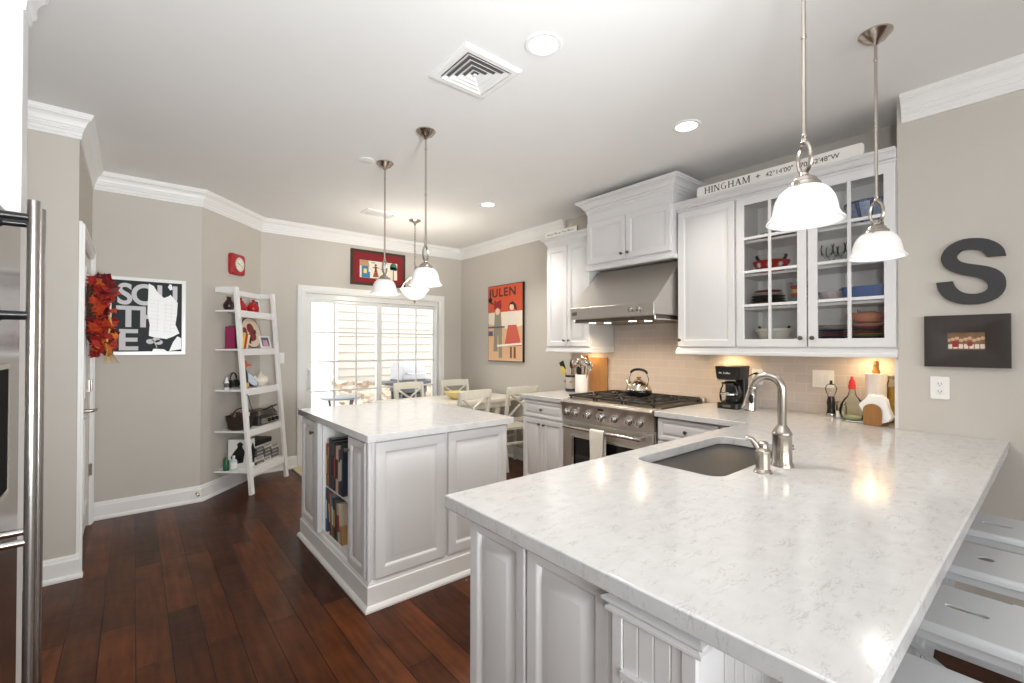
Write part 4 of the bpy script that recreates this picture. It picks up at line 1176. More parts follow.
utensil('skimmer', 'tan skimmer spoon at the back of the white crock', 3.41, 3.03, (3.43, 2.99, 1.275), 'spoon', colr('copper_wood', (1, 1, 1)), BK)
utensil('tongs', 'steel spoon at the far right edge of the white crock', 3.40, 3.02, (3.40, 2.91, 1.2), 'spoon', ST, ST)
utensil('whisk', 'wire whisk upright between the steel spoons in the white crock', 3.40, 3.03, (3.38, 3.02, 1.265), 'whisk', ST, BK)
utensil('cooking_spoon', 'black spoon with a short handle in front in the white crock', 3.385, 3.04, (3.36, 3.03, 1.15), 'spoon', BK, BK)
t = thing('cutting_board', 'wooden cutting board leaning on the tile behind the white crock', 'cutting board', (3.585, 2.96, .915))
m = MB(); m.prism(rrect(-3.09, -2.862, .916, 1.258, .012, 4), 0, .02, FX(3.606)); m.build('board', M['oak'], t, bevel=.003)

# coffee maker
cx, cy = 3.44, 1.572
t = thing('coffee_maker', 'black drip coffee maker with a glass carafe on the counter by the tile', 'coffee maker', (cx, cy, .915))
m = MB(); b = .915
m.prism(rrect(cx - .10, cx + .10, cy - .08, cy + .08, .03, 5), b, b + .04); m.build('base', M['black'], t, bevel=.006)
m = MB(); m.prism(rrect(cx + .03, cx + .10, cy - .077, cy + .077, .02, 5), b + .04, b + .24); m.build('column', M['black'], t, bevel=.004)
m = MB(); m.rings([[V(p[0], p[1], z) for p in rrect(cx - .10 - e_, cx + .10, cy - .08 - e_, cy + .08 + e_, .03, 5)] for z, e_ in ((b + .215, 0), (b + .225, .004), (b + .295, .01), (b + .305, .012), (b + .312, .006))]); m.build('brew_head', M['black'], t)
MB().box(cx - .106, cx - .10, cy - .066, cy + .066, b + .205, b + .214).build('chrome_strip', M['chrome'], t, bevel=.002)
letters('Mr. Coffee', .019, (cx - .1125, cy + .05, b + .255), (0, -1, 0), (0, 0, 1), M['white'], 'lettering', t)
c = MB(); c.lathe([(.05, b + .043), (.062, b + .05), (.068, b + .09), (.06, b + .14), (.048, b + .165), (.05, b + .175), (.046, b + .175), (.045, b + .165), (.057, b + .14), (.064, b + .09), (.058, b + .053), (.002, b + .047)], (cx - .03, cy + .012, 0), n=30, caps=False); co = c.build('carafe', M['glassware'], t)
MB().lathe([(.052, b + .175), (.052, b + .186), (.03, b + .194), (.002, b + .196)], (cx - .03, cy + .012, 0), n=24).build('carafe_lid', M['black'], co)
MB().tube([(cx - .05, cy - .035, b + .175), (cx - .065, cy - .075, b + .165), (cx - .07, cy - .085, b + .12), (cx - .06, cy - .06, b + .075)], .011, 10).build('carafe_handle', M['black'], co)
MB().lathe([(.0685, b + .098), (.0695, b + .1), (.0695, b + .108), (.0685, b + .11)], (cx - .03, cy + .012, 0), n=30, caps=False).build('carafe_band', M['chrome'], co)
MB().box(cx - .103, cx - .099, cy - .03, cy + .03, b + .01, b + .028).build('switch', colr('dark_steel', (1, 1, 1)), t, bevel=.002)
t = tag(MB().tube([(3.55, 1.535, .93), (3.56, 1.56, 1.0), (3.565, 1.555, 1.08), (3.57, 1.52, 1.14), (3.575, 1.48, 1.168), (3.585, 1.464, 1.168), (3.602, 1.464, 1.166)], [.004] * 4 + [.005, .012, .012], 8).build('power_cord', M['black']), 'thin black power cord from the coffee maker to the outlet', 'cord')

# pepper mill
px_, py_ = 3.51, .968
t = thing('pepper_mill', 'pepper mill with a clear top and black lower body, left of the glass oil bottle', 'pepper mill', (px_, py_, .915))
b = .915
MB().lathe([(.028, b), (.028, b + .02), (.024, b + .03), (.022, b + .06), (.025, b + .09), (.02, b + .12), (.019, b + .13)], (px_, py_, 0), n=22).build('body', colr('dark_acrylic', (38, 26, 22), .15), t)
MB().lathe([(.0285, b), (.0295, b + .003), (.0295, b + .018), (.0285, b + .021)], (px_, py_, 0), n=22, caps=False).build('base_ring', M['chrome'], t)
MB().lathe([(.016, b + .13), (.022, b + .145), (.03, b + .165), (.033, b + .185), (.026, b + .205), (.012, b + .215)], (px_, py_, 0), n=22).build('dome', M['glassware'], t)
MB().lathe([(.005, b + .213), (.009, b + .22), (.008, b + .232), (.002, b + .236)], (px_, py_, 0), n=14).build('finial', M['black'], t)
t = thing('salt_cellar', 'small square glass cellar with white label between pepper mill and oil bottle', 'jar', (3.50, .91, .915))
MB().lathe([(.026, b), (.028, b + .006), (.028, b + .075), (.024, b + .085), (.022, b + .085), (.024, b + .01), (.002, b + .006)], (3.50, .91, 0), n=20, caps=False).build('jar', M['glassware'], t)
MB().lathe([(.026, b + .083), (.027, b + .086), (.027, b + .1), (.02, b + .106), (.002, b + .107)], (3.50, .91, 0), n=20).build('lid', M['nickel'], t)
MB().box(3.467, 3.4715, .89, .93, b + .004, b + .045).build('label', M['paper'], t)
# oil bottle
ox, oy = 3.44, .838
t = thing('oil_bottle', 'round-bellied green glass bottle with a red pourer', 'bottle', (ox, oy, .915))
MB().lathe([(.044, b), (.058, b + .01), (.067, b + .04), (.067, b + .06), (.059, b + .095), (.045, b + .125), (.024, b + .15), (.017, b + .175), (.016, b + .195), (.013, b + .195), (.013, b + .175), (.02, b + .15), (.041, b + .123), (.056, b + .093), (.0645, b + .06), (.0645, b + .04), (.055, b + .014), (.002, b + .008)], (ox, oy, 0), n=32, caps=False).build('bottle_glass', M['greenglass'], t)
MB().lathe([(.02, b + .192), (.021, b + .215), (.017, b + .222), (.018, b + .235), (.009, b + .255), (.006, b + .27), (.002, b + .272)], (ox, oy, 0), n=18).build('pourer', colr('red_plastic', (214, 44, 38), .3), t)
MB().lathe([(.05, b + .012), (.058, b + .022), (.055, b + .025), (.002, b + .026)], (ox, oy, 0), n=28).build('oil', colr('pale_oil', (196, 196, 160), .2), t)
# paper towel
tx, ty = 3.51, .733
t = thing('paper_towel_holder', 'upright roll of white paper towel on a stand with a wooden finial', 'paper towel', (tx, ty, .915))
MB().lathe([(.052, b), (.052, b + .012), (.02, b + .016), (.008, b + .02), (.008, b + .31)], (tx, ty, 0), n=28).build('stand', M['nickel'], t)
MB().lathe([(.050, b + .02), (.052, b + .022), (.052, b + .29), (.050, b + .292), (.02, b + .288), (.02, b + .02)], (tx, ty, 0), n=36).build('roll', colr('quilted_towel', (240, 238, 236), .95, bump=.5, bscale=120), t)
MB().lathe([(.02, b + .288), (.021, b + .3), (.015, b + .32), (.013, b + .34), (.015, b + .343), (.013, b + .37), (.002, b + .372)], (tx, ty, 0), n=18).build('finial', M['walnut'], t)
# pasta jar
jx, jy = 3.55, .646
t = thing('storage_jar', 'tall glass jar with yellow contents in the niche corner behind the napkins', 'jar', (jx, jy, .915))
MB().lathe([(.042, b), (.044, b + .01), (.044, b + .23), (.036, b + .25), (.036, b + .262)], (jx, jy, 0), n=26, caps=False).build('glass', M['glassware'], t)
MB().lathe([(.04, b + .006), (.0405, b + .21), (.002, b + .215)], (jx, jy, 0), n=24).build('contents', colr('amber_pasta', (186, 150, 62), .6, vary=.35, vscale=60), t)
MB().lathe([(.039, b + .258), (.04, b + .28), (.002, b + .282)], (jx, jy, 0), n=24).build('lid', M['nickel'], t)
# napkin holder
nx, ny = 3.335, .698
t = thing('napkin_holder', 'wooden napkin holder with two rounded sides at the end of the counter', 'napkin holder', (nx, ny, .915))
R2 = Matrix.Rotation(radians(78), 3, 'Z')
def nap(mb):
    for p in mb.v: p[:] = R2 @ p + V(nx, ny, .915)
    return mb
for yy in (.035, -.047):
    m = MB(); pr = [(-.043, 0), (.043, 0), (.046, .06)] + [(.046 * cos(pi * k / 12), .085 + .04 * sin(pi * k / 12)) for k in range(0, 13)] + [(-.046, .06)]
    m.prism(pr, 0, .012, frame((0, yy, 0), (1, 0, 0), (0, 1, 0)))
    nap(m).build('side', M['walnut'], t, bevel=.003)
m = MB(); m.box(-.042, .042, -.035, .035, 0, .012); nap(m).build('base', M['walnut'], t)
m = MB()
fan = [(-.03, .014), (.03, .014), (.066, .03), (.08, .055), (.06, .10), (.05, .15), (.03, .172), (-.035, .176), (-.05, .15), (-.082, .115), (-.06, .07)]
for yy, du, dz in ((-.033, .0, 0), (-.016, -.006, -.006), (.001, .004, .003), (.018, .008, -.004)):
    m.prism([(u * -1 - du, z + (dz if z > .1 else 0)) for u, z in fan], 0, .014, frame((0, yy, 0), (1, 0, 0), (0, 1, 0)))
t = tag(nap(m).build('napkins', M['paper'], bevel=.002), 'white paper napkins fanned out in the wooden holder', 'napkins')
t = tag(MB().rings([[V(3.40 + (p[0] - .0), .80 + p[1], z) for p in rrect(-h_, h_, -h_ * .8, h_ * .8, .02, 4)] for h_, z in ((.05, .915), (.062, .921), (.06, .923), (.048, .918))]).build('spoon_rest', M['white']), 'flat white dish on the counter in front of the paper towel', 'dish')

# ------------------------------------------------------------------ plates on the walls
def plate(name, label, cat, fr, u, v, w, h, kind, group=None):
    o, U, Vv, N = fr
    P = lambda a, b_, c: o + U * a + Vv * b_ + N * c
    t = thing(name, label, cat, tuple(P(u, v - h / 2, 0)), group)
    m = MB(); m.prism(rrect(u - w / 2, u + w / 2, v - h / 2, v + h / 2, .006, 3), 0, .006, fr); m.build('cover_plate', M['plastic'], t, bevel=.002)
    gang = 2 if w > .1 else 1
    for g_ in range(gang):
        uc = u + (g_ - (gang - 1) / 2) * .046
        if kind == 'switch':
            m = MB(); m.prism([(uc - .0165, v - .033), (uc + .0165, v - .033), (uc + .0165, v + .033), (uc - .0165, v + .033)], .004, .009, fr); m.build('rocker', M['white'], t, bevel=.002)
        else:
            for dv in (-.02, .02):
                m = MB(); m.prism(rrect(uc - .016, uc + .016, v + dv - .014, v + dv + .014, .006, 3), .005, .0085, fr); so = m.build('socket', M['white'], t, bevel=.001)
                s_ = MB()
                for du in (-.006, .006): s_.prism([(uc + du - .0012, v + dv - .002), (uc + du + .0012, v + dv - .002), (uc + du + .0012, v + dv + .007), (uc + du - .0012, v + dv + .007)], .0084, .0088, fr)
                s_.prism(circ(uc, v + dv - .007, .0025, 10), .0084, .0088, fr); s_.build('slots', M['black'], so)
plate('light_switch', 'white light switch on the far wall between ladder shelf and patio door', 'switch', FY(YD), 1.25, 1.235, .075, .118, 'switch')
plate('wall_outlet', 'white outlet on the tile behind the faucet neck', 'outlet', FX(XR - .012), -1.464, 1.145, .074, .118, 'outlet')
plate('light_switch', 'double white switch plate on the tile right of the faucet', 'switch', FX(XR - .012), -1.04, 1.152, .125, .118, 'switch')
plate('wall_outlet', 'white outlet on the grey wall below the dark picture frame', 'outlet', FX(XS), -.413, 1.156, .074, .118, 'outlet')

# letter S
SP = [(0.172, 1.814), (0.177, 1.843), (0.196, 1.875), (0.23, 1.902), (0.273, 1.916), (0.32, 1.918), (0.364, 1.9), (0.392, 1.87), (0.404, 1.834), (0.396, 1.795), (0.372, 1.765), (0.326, 1.739), (0.283, 1.723), (0.251, 1.704), (0.235, 1.68), (0.237, 1.656), (0.256, 1.641), (0.284, 1.637), (0.315, 1.644), (0.338, 1.662), (0.353, 1.685), (0.36, 1.709), (0.423, 1.706), (0.415, 1.666), (0.39, 1.623), (0.346, 1.595), (0.298, 1.585), (0.247, 1.588), (0.202, 1.611), (0.178, 1.647), (0.173, 1.689), (0.181, 1.724), (0.206, 1.753), (0.241, 1.772), (0.287, 1.787), (0.325, 1.803), (0.343, 1.826), (0.34, 1.846), (0.32, 1.862), (0.287, 1.862), (0.255, 1.848), (0.234, 1.816)]
SP = [(-y, z) for y, z in SP]
def smooth_poly(P, keep):
    out = []; n = len(P)
    for i in range(n):
        a, b_, c, d = P[i - 1], P[i], P[(i + 1) % n], P[(i + 2) % n]
        out.append(b_)
        if i in keep or (i + 1) % n in keep: continue
        out.append(tuple(-a[j] / 16 + b_[j] * 9 / 16 + c[j] * 9 / 16 - d[j] / 16 for j in (0, 1)))
    return out
SP = smooth_poly(SP, {0, 41, 21, 22})
tag(MB().prism(SP, 0, .022, FX(XS)).build('wall_letter', M['slateblack'], bevel=.002, angle=30), 'large charcoal wooden letter S on the grey wall', 'letter')

def picture_frame(name, label, fr, u0, u1, v0, v1, fw, ft, fmat, mat_w=0, mat_m=None, cat='picture', slope=True):
    o, U, Vv, N = fr
    P = lambda a, b_, c: o + U * a + Vv * b_ + N * c
    t = thing(name, label, cat, tuple(P((u0 + u1) / 2, v0, 0)))
    def lp(i, c): return [P(u0 + i, v0 + i, c), P(u1 - i, v0 + i, c), P(u1 - i, v1 - i, c), P(u0 + i, v1 - i, c)]
    m = MB()
    if slope: m.rings([lp(0, 0), lp(0, ft), lp(.006, ft), lp(fw - .004, ft * .45), lp(fw, ft * .4), lp(fw, 0)], False, False)
    else: m.rings([lp(0, 0), lp(0, ft - .002), lp(.002, ft), lp(fw - .002, ft), lp(fw, ft - .002), lp(fw, 0)], False, False)
    m.build('frame', fmat, t)
    if mat_w:
        MB().prism([(u0 + fw - .001, v0 + fw - .001), (u1 - fw + .001, v0 + fw - .001), (u1 - fw + .001, v1 - fw + .001), (u0 + fw - .001, v1 - fw + .001)], .002, .0055, fr).build('mat_board', mat_m, t)
    return t
# family photo in wide dark frame
fr = FX(XS)
t = picture_frame('photo_frame', 'small photo in a wide dark brown frame under the letter S', fr, -.470, -.158, 1.268, 1.533, .088, .028, M['blackwood'])
MB().prism([(-.385, 1.353), (-.243, 1.353), (-.243, 1.448), (-.385, 1.448)], .004, .0055, fr).build('photo', colr('photo_brown', (120, 92, 66), .3, vary=.5, vscale=30), t)
m = MB()
for i in range(9):
    u = -.378 + i * .0155; m.prism(circ(u, 1.405 + .005 * (i % 3), .0085, 12), .0055, .0062, fr)
m.build('photo_heads', colr('photo_skin', (206, 160, 128), .4), t)
m = MB()
for i in range(7): m.prism(rrect(-.38 + i * .0195, -.364 + i * .0195, 1.362, 1.385, .003, 3), .0055, .0061, fr)
m.build('photo_clothes', colr('photo_cream', (226, 210, 190), .4), t)
m = MB(); m.prism(rrect(-.365, -.34, 1.37, 1.4, .006, 3), .0058, .0064, fr); m.prism(rrect(-.31, -.29, 1.375, 1.398, .006, 3), .0058, .0064, fr); m.build('photo_coats', colr('photo_red', (150, 40, 36), .4), t)

# framed print with letters
fr = FY(YP)
t = picture_frame('framed_print', 'white framed black print with big grey letters, beside the autumn wreath', fr, -.165, .347, 1.294, 1.93, .028, .022, M['white'], slope=False)
MB().prism([(-.138, 1.321), (.32, 1.321), (.32, 1.903), (-.138, 1.903)], .002, .008, fr).build('print_ground', colr('print_black', (38, 44, 44), .55, spec=.25), t)
grey = colr('print_grey', (206, 205, 206), .5)
for txt, u, v, s_, sx_ in (('SOU', -.106, 1.712, .236, .9), ('TH', -.108, 1.528, .236, 1.05), ('E', -.104, 1.338, .236, 1.15)):
    letters(txt, s_, (u, YP - .008, v), (1, 0, 0), (0, 0, 1), grey, 'print_letters', t, .0012, .006, sx_, .9)
mp_ = [(0.095, 1.888), (0.127, 1.87), (0.154, 1.818), (0.197, 1.774), (0.227, 1.79), (0.241, 1.804), (0.291, 1.739), (0.286, 1.635), (0.276, 1.552), (0.304, 1.477), (0.26, 1.448), (0.216, 1.427), (0.173, 1.434), (0.13, 1.44), (0.098, 1.453), (0.103, 1.547), (0.087, 1.64), (0.091, 1.76)]
mw = colr('print_white', (244, 244, 242), .35)
m = MB(); m.prism(mp_, .0085, .0105, fr); m.prism([(.222, 1.868), (.235, 1.895), (.25, 1.888), (.255, 1.85), (.238, 1.842)], .0085, .0105, fr); m.prism([(.235, 1.325), (.318, 1.34), (.318, 1.435), (.29, 1.45), (.26, 1.4)], .0085, .0105, fr); m.prism([(.12, 1.322), (.22, 1.322), (.2, 1.34), (.13, 1.345)], .0085, .0105, fr)
m.build('map_shape', mw, t)
m = MB()
for i in range(9):
    z = 1.50 + i * .032; a = .105 if z < 1.7 else .1; b_ = .275 if z < 1.73 else .18
    m.bar((a, YP - .0108, z), (a + .06, YP - .0108, z - .006), .0016, .0006, (0, 1, 0)); m.bar((a + .09, YP - .0108, z - .008), (b_, YP - .0108, z - .016), .0016, .0006, (0, 1, 0))
for a in (.15, .2, .24): m.bar((a, YP - .0108, 1.47), (a + .012, YP - .0108, 1.76), .0014, .0006, (0, 1, 0))
m.build('map_streets', grey, t)
m = MB()
for du, dv in ((-.028, .0), (.012, .014), (.03, -.006)): m.prism(circ(.135 + du, 1.405 + dv, .026, 18, .021), .0107, .0118, fr)
m.tube([(.135, YP - .0112, 1.40), (.148, YP - .0112, 1.37), (.15, YP - .0112, 1.352)], .004, 6)
m.build('shamrock', grey, t)

# red wall clock on the diagonal wall
cd = Vector((dd.x, dd.y, 0)); cn = -Vector((dn.x, dn.y, 0)); co_ = Vector((.768, 5.199, 2.168))
fr = (co_, cd, V(0, 0, 1), cn)
t = thing('wall_clock', 'red square wall clock with a round cream dial above the ladder shelf', 'clock', tuple(co_ - V(0, 0, .09)))
m = MB()
m.rings([[co_ + cd * p[0] + V(0, 0, p[1]) + cn * d for p in rrect(-h_, h_, -h_ * .98, h_ * .98, r, 6)] for h_, d, r in ((.105, 0, .03), (.105, .025, .03), (.098, .035, .028), (.074, .04, .02))]); m.build('case', M['redclock'], t)
m = MB(); m.prism(circ(0, 0, .066, 36), .038, .044, fr); m.build('dial', colr('clock_dial', (236, 230, 214), .3), t)
m = MB(); m.rings([[co_ + cd * p[0] + V(0, 0, p[1]) + cn * d for p in circ(0, 0, r, 36)] for r, d in ((.072, .039), (.071, .047), (.066, .048), (.065, .044))], False, False); m.build('bezel', M['chrome'], t)
for k in range(12):
    a = radians(90 - 30 * (k + 1)); letters(str(k + 1), .017, tuple(co_ + cd * (.052 * cos(a) - .005 - (.004 if k > 8 else 0)) + V(0, 0, .052 * sin(a) - .006) + cn * .044), cd, (0, 0, 1), M['black'], 'numeral', t, .0008)
m = MB(); m.bar(co_ + cn * .046, co_ + cn * .046 + cd * -.034 + V(0, 0, .012), .004, .001, cn); m.build('hour_hand', M['black'], t)
m = MB(); m.bar(co_ + cn * .047, co_ + cn * .047 + cd * .044 + V(0, 0, -.022), .003, .001, cn); m.build('minute_hand', M['black'], t)

# picture over the patio door
fr = FY(YD)
t = picture_frame('framed_painting', 'dark framed picture with a wide red mat above the patio door', fr, 2.02, 2.735, 2.12, 2.555, .03, .022, colr('mahogany_frame', (58, 40, 24), .4), .1, colr('crimson_mat', (128, 26, 34), .8))
MB().prism([(2.132, 2.215), (2.625, 2.215), (2.625, 2.43), (2.132, 2.43)], .006, .0075, fr).build('art_ground', colr('art_cream', (232, 222, 204), .6, vary=.06), t)
def flat(parent, name, rgb, polys, fr, d=.0075, e=.0085):
    m = MB()
    for p in polys: m.prism(p, d, e, fr)
    return m.build(name, colr('art_%d_%d_%d' % rgb, rgb, .6), parent, smooth=False)
bx = lambda a, b_, c, d: [(a, c), (b_, c), (b_, d), (a, d)]
flat(t, 'art_blue_house', (48, 122, 168), [bx(2.155, 2.245, 2.217, 2.36), bx(2.245, 2.262, 2.217, 2.29)], fr)
flat(t, 'art_roof', (186, 148, 110), [[(2.133, 2.36), (2.255, 2.36), (2.24, 2.428), (2.133, 2.428)]], fr)
flat(t, 'art_window', (232, 216, 120), [bx(2.18, 2.222, 2.27, 2.325)], fr, .0085, .0092)
flat(t, 'art_dancer_dress', (120, 34, 30), [[(2.30, 2.232), (2.375, 2.236), (2.35, 2.325), (2.325, 2.325)], bx(2.322, 2.35, 2.325, 2.365)], fr)
flat(t, 'art_dancer_head', (60, 34, 28), [circ(2.336, 2.382, .014, 12), [(2.295, 2.34), (2.325, 2.352), (2.325, 2.36), (2.295, 2.35)], [(2.38, 2.34), (2.35, 2.352), (2.35, 2.36), (2.38, 2.35)]], fr)
flat(t, 'art_flowers', (206, 120, 40), [circ(2.32 + .018 * (i % 3), 2.25 + .02 * (i // 3), .006, 8) for i in range(9)], fr, .0085, .0092)
flat(t, 'art_tree', (62, 112, 92), [circ(2.572, 2.385, .046, 14), circ(2.55, 2.365, .026, 10), circ(2.6, 2.36, .026, 10)], fr)
flat(t, 'art_trunk', (96, 72, 56), [bx(2.567, 2.579, 2.217, 2.345)], fr)
flat(t, 'art_sky_marks', (150, 186, 206), [bx(2.28, 2.33, 2.40, 2.418), bx(2.40, 2.47, 2.33, 2.345), bx(2.43, 2.5, 2.39, 2.41)], fr)

# tall poster on the range-side wall
fr = FX(XR)
t = thing('canvas_poster', 'tall orange poster with two figures on the wall behind the dining table', 'poster', (XR, 4.48, 1.175))
fr = FX(XR - .002)
P0, P1, PZ0, PZ1 = -4.82, -4.125, 1.175, 2.145
MB().prism(bx(P0, P1, PZ0, PZ1), 0, .03, fr).build('canvas_edge', M['black'], t, bevel=.002)
MB().prism(bx(P0 + .008, P1 - .008, PZ0 + .008, PZ1 - .008), .03, .0305, fr).build('poster_ground', colr('poster_sand', (222, 176, 130), .4, vary=.05), t)
PD = [.0305]
def pf(n, c, ps, d=0, e=0):
    PD[0] += .0006; flat(t, n, c, ps, fr, .0305, PD[0])
pf('poster_sky', (214, 84, 48), [bx(P0 + .008, P1 - .008, 1.80, PZ1 - .008)])
pf('poster_snow', (240, 226, 206), [[(P0 + .008, 1.80), (P1 - .008, 1.80), (P1 - .008, 1.62), (-4.4, 1.58), (P0 + .008, 1.66)]])
letters('JULEN', .15, (XR - .0331, 4.795, 2.0), (0, -1, 0), (0, 0, 1), colr('poster_ink', (64, 34, 26), .5), 'poster_letters', t, .0012, .003, 1.25, 1.1)
pf('poster_branch', (54, 36, 32), [[(P0 + .01, 1.99), (-4.74, 1.93), (-4.66, 1.905), (-4.66, 1.895), (-4.75, 1.915), (P0 + .01, 1.95)], circ(-4.76, 1.965, .03, 10)])
pf('poster_man_coat', (150, 142, 120), [[(-4.70, 1.50), (-4.52, 1.50), (-4.55, 1.80), (-4.67, 1.80)], [(-4.70, 1.3), (-4.62, 1.3), (-4.62, 1.5), (-4.69, 1.5)], [(-4.59, 1.22), (-4.52, 1.22), (-4.53, 1.5), (-4.6, 1.5)]])
pf('poster_man_hat', (150, 30, 40), [[(-4.69, 1.84), (-4.54, 1.84), (-4.55, 1.96), (-4.63, 1.93), (-4.68, 1.96)]])
pf('poster_face', (238, 206, 176), [circ(-4.615, 1.81, .045, 14), circ(-4.33, 1.855, .042, 14)])
pf('poster_woman_hair', (58, 40, 36), [[(-4.40, 1.82), (-4.375, 1.90), (-4.31, 1.92), (-4.25, 1.88), (-4.23, 1.80), (-4.28, 1.83), (-4.30, 1.88), (-4.36, 1.885)]], .0312, .0318)
pf('poster_woman_blouse', (236, 224, 210), [[(-4.44, 1.62), (-4.22, 1.62), (-4.24, 1.80), (-4.40, 1.80)]])
pf('poster_woman_skirt', (206, 92, 70), [[(-4.47, 1.37), (-4.15, 1.37), (-4.24, 1.63), (-4.40, 1.63)]])
pf('poster_lace', (244, 236, 224), [[(-4.62, 1.36), (-4.15, 1.385), (-4.15, 1.41), (-4.62, 1.385)]], .0312, .0318)
pf('poster_legs', (120, 84, 64), [bx(-4.36, -4.33, 1.22, 1.36), bx(-4.29, -4.26, 1.22, 1.36)])
pf('poster_belt', (84, 92, 122), [bx(P0 + .01, -4.47, 1.60, 1.62), bx(-4.80, -4.72, 1.5, 1.56)])

# signs standing on the cabinets
t = thing('wooden_sign', 'long white wooden sign with a black place name and coordinates on the glass cabinet', 'sign', (3.235, 1.225, 2.476))
m = MB(); m.prism(rrect(-1.735, -.725, 2.477, 2.551, .018, 4), 0, .018, FX(3.245)); m.build('board', colr('sign_white', (236, 232, 226), .6), t, bevel=.002)
ink = colr('sign_ink', (38, 36, 36), .6)
def serif_word(word, u, v, h, gap, parent, fr, name):
    m = MB(); d0, d1 = .018, .0192
    tk, th_ = h * .15, h * .06
    def R(a, b_, c, d): m.prism([(a, c), (b_, c), (b_, d), (a, d)], d0, d1, fr)
    def sf(x0, x1, z): R(x0 - h * .07, x1 + h * .07, z, z + th_)
    def stem(x, w=tk):
        R(x, x + w, v, v + h); sf(x, x + w, v); sf(x, x + w, v + h - th_)
    def diag(x0, z0, x1, z1, w): m.prism([(x0, z0), (x0 + w, z0), (x1 + w, z1), (x1, z1)] if z0 < z1 else [(x1, z1), (x1 + w, z1), (x0 + w, z0), (x0, z0)], d0, d1, fr)
    for c in word:
        if c == 'H':
            stem(u); stem(u + h * .62); R(u + tk, u + h * .62, v + h * .48, v + h * .48 + th_ * 1.2); w = h * .62 + tk
        elif c == 'I': stem(u); w = tk
        elif c == 'N':
            stem(u, th_ * 1.3); stem(u + h * .68, th_ * 1.3); diag(u, v + h, u + h * .62, v, tk * 1.1); w = h * .68 + th_
        elif c == 'A':
            diag(u, v, u + h * .33, v + h, th_ * 1.3); diag(u + h * .28, v + h, u + h * .62, v, tk * 1.1); R(u + h * .16, u + h * .55, v + h * .33, v + h * .33 + th_ * 1.1)
            sf(u, u + th_, v); sf(u + h * .62, u + h * .62 + tk, v); w = h * .62 + tk
        elif c == 'M':
            stem(u, th_ * 1.3); stem(u + h * .82, tk); diag(u, v + h, u + h * .38, v, tk); diag(u + h * .42, v, u + h * .82, v + h, th_ * 1.2); w = h * .82 + tk
        elif c == 'G':
            oc = circ(u + h * .42, v + h * .5, h * .42, 28, h * .51)
            arc_o = [(u + h * .42 + h * .42 * cos(radians(a)), v + h * .5 + h * .51 * sin(radians(a))) for a in range(48, 316, 12)]
            arc_i = [(u + h * .42 + h * .30 * cos(radians(a)), v + h * .5 + h * .45 * sin(radians(a))) for a in range(48, 316, 12)]
            for i in range(len(arc_o) - 1): m.prism([arc_o[i], arc_o[i + 1], arc_i[i + 1], arc_i[i]], d0, d1, fr)
            R(u + h * .64, u + h * .64 + tk * .9, v + h * .03, v + h * .42); R(u + h * .52, u + h * .86, v + h * .40, v + h * .40 + th_); w = h * .84
        u += w + gap
    m.build(name, ink, parent, smooth=False)
    return u
fr = FX(3.245)
ue = serif_word('HINGHAM', -1.672, 2.491, .046, .0142, t, fr, 'place_name')
letters('+', .06, (3.2268, -ue - .022, 2.496), (0, -1, 0), (0, 0, 1), ink, 'plus_mark', t, .001)
letters('42°14\'00"   70°52\'48"W', .0415, (3.2268, -ue - .088, 2.498), (0, -1, 0), (0, 0, 1), ink, 'coordinates', t, .001, 0, 1.02)
t = thing('wooden_sign', 'small white lettered board leaning on top of the left wall cabinet', 'sign', (3.235, 3.15, 2.461))
m = MB(); m.prism(bx(-3.355, -2.925, 2.437, 2.487) if False else [(-3.355, 2.462), (-2.925, 2.462), (-2.925, 2.514), (-3.355, 2.514)], 0, .016, FX(3.235)); m.build('board', colr('sign_white', (1, 1, 1)), t, bevel=.001)
MB().box(3.2185, 3.2355, 2.921, 2.925, 2.462, 2.514).build('board_end', M['oak'], t)
letters('Meet Me at The Barn', .032, (3.219, 3.33, 2.477), (0, -1, 0), (0, 0, 1), colr('sign_grey_ink', (110, 104, 98), .7), 'lettering', t, .001, 0, 1.3)

# ------------------------------------------------------------------ dishes in the glass cabinet
def dish(name, label, cat, x, y, z, prof, m, group='dishes behind the glass doors', n=36, extra=None):
    t = thing(name, label, cat, (x, y, z), group)
    MB().lathe([(r, z + h) for r, h in prof], (x, y, 0), n=n, caps=False).build('body', m, t, angle=50)
    for nm, pr, mm in (extra or []):
        MB().lathe([(r, z + h) for r, h in pr], (x, y, 0), n=n, caps=False).build(nm, mm, t, angle=50)
    return t
def bowlp(r, h, foot=.45, th=.005):
    return [(.001, .0), (r * foot, 0), (r * foot, .006), (r * .75, h * .35), (r * .93, h * .75), (r, h), (r - th, h), (r * .93 - th, h * .75), (r * .74 - th, h * .38), (r * foot - th, .012), (.001, .012)]
def platep(r, h=.018):
    return [(.001, 0), (r * .6, 0), (r * .62, .003), (r * .8, h * .5), (r, h), (r - .003, h + .002), (r * .78, h * .6), (r * .6, .006), (.001, .006)]
ZA, ZB, ZC, ZD = 1.376, 1.642, 1.873, 2.104
dish('mixing_bowl', 'large white fluted bowl on the lowest shelf behind the left glass door', 'bowl', 3.40, 1.27, ZA, bowlp(.115, .115, .5), colr('cream_china', (226, 220, 206), .3), extra=[('rim', [(.114, .095), (.118, .1), (.118, .116), (.113, .118)], colr('cream_china', (1, 1, 1)))])
dish('glass_bowl', 'clear glass bowl standing inside the large white fluted bowl', 'bowl', 3.40, 1.27, ZA + .035, bowlp(.1, .1, .4, .004), M['glassware'])
stack = [((228, 220, 200), (40, 32, 28)), ((60, 34, 30), (200, 60, 44)), ((40, 36, 34), (210, 180, 120)), ((52, 40, 36), (150, 40, 34)), ((230, 222, 204), (50, 40, 36)), ((150, 50, 40), (228, 200, 150))]
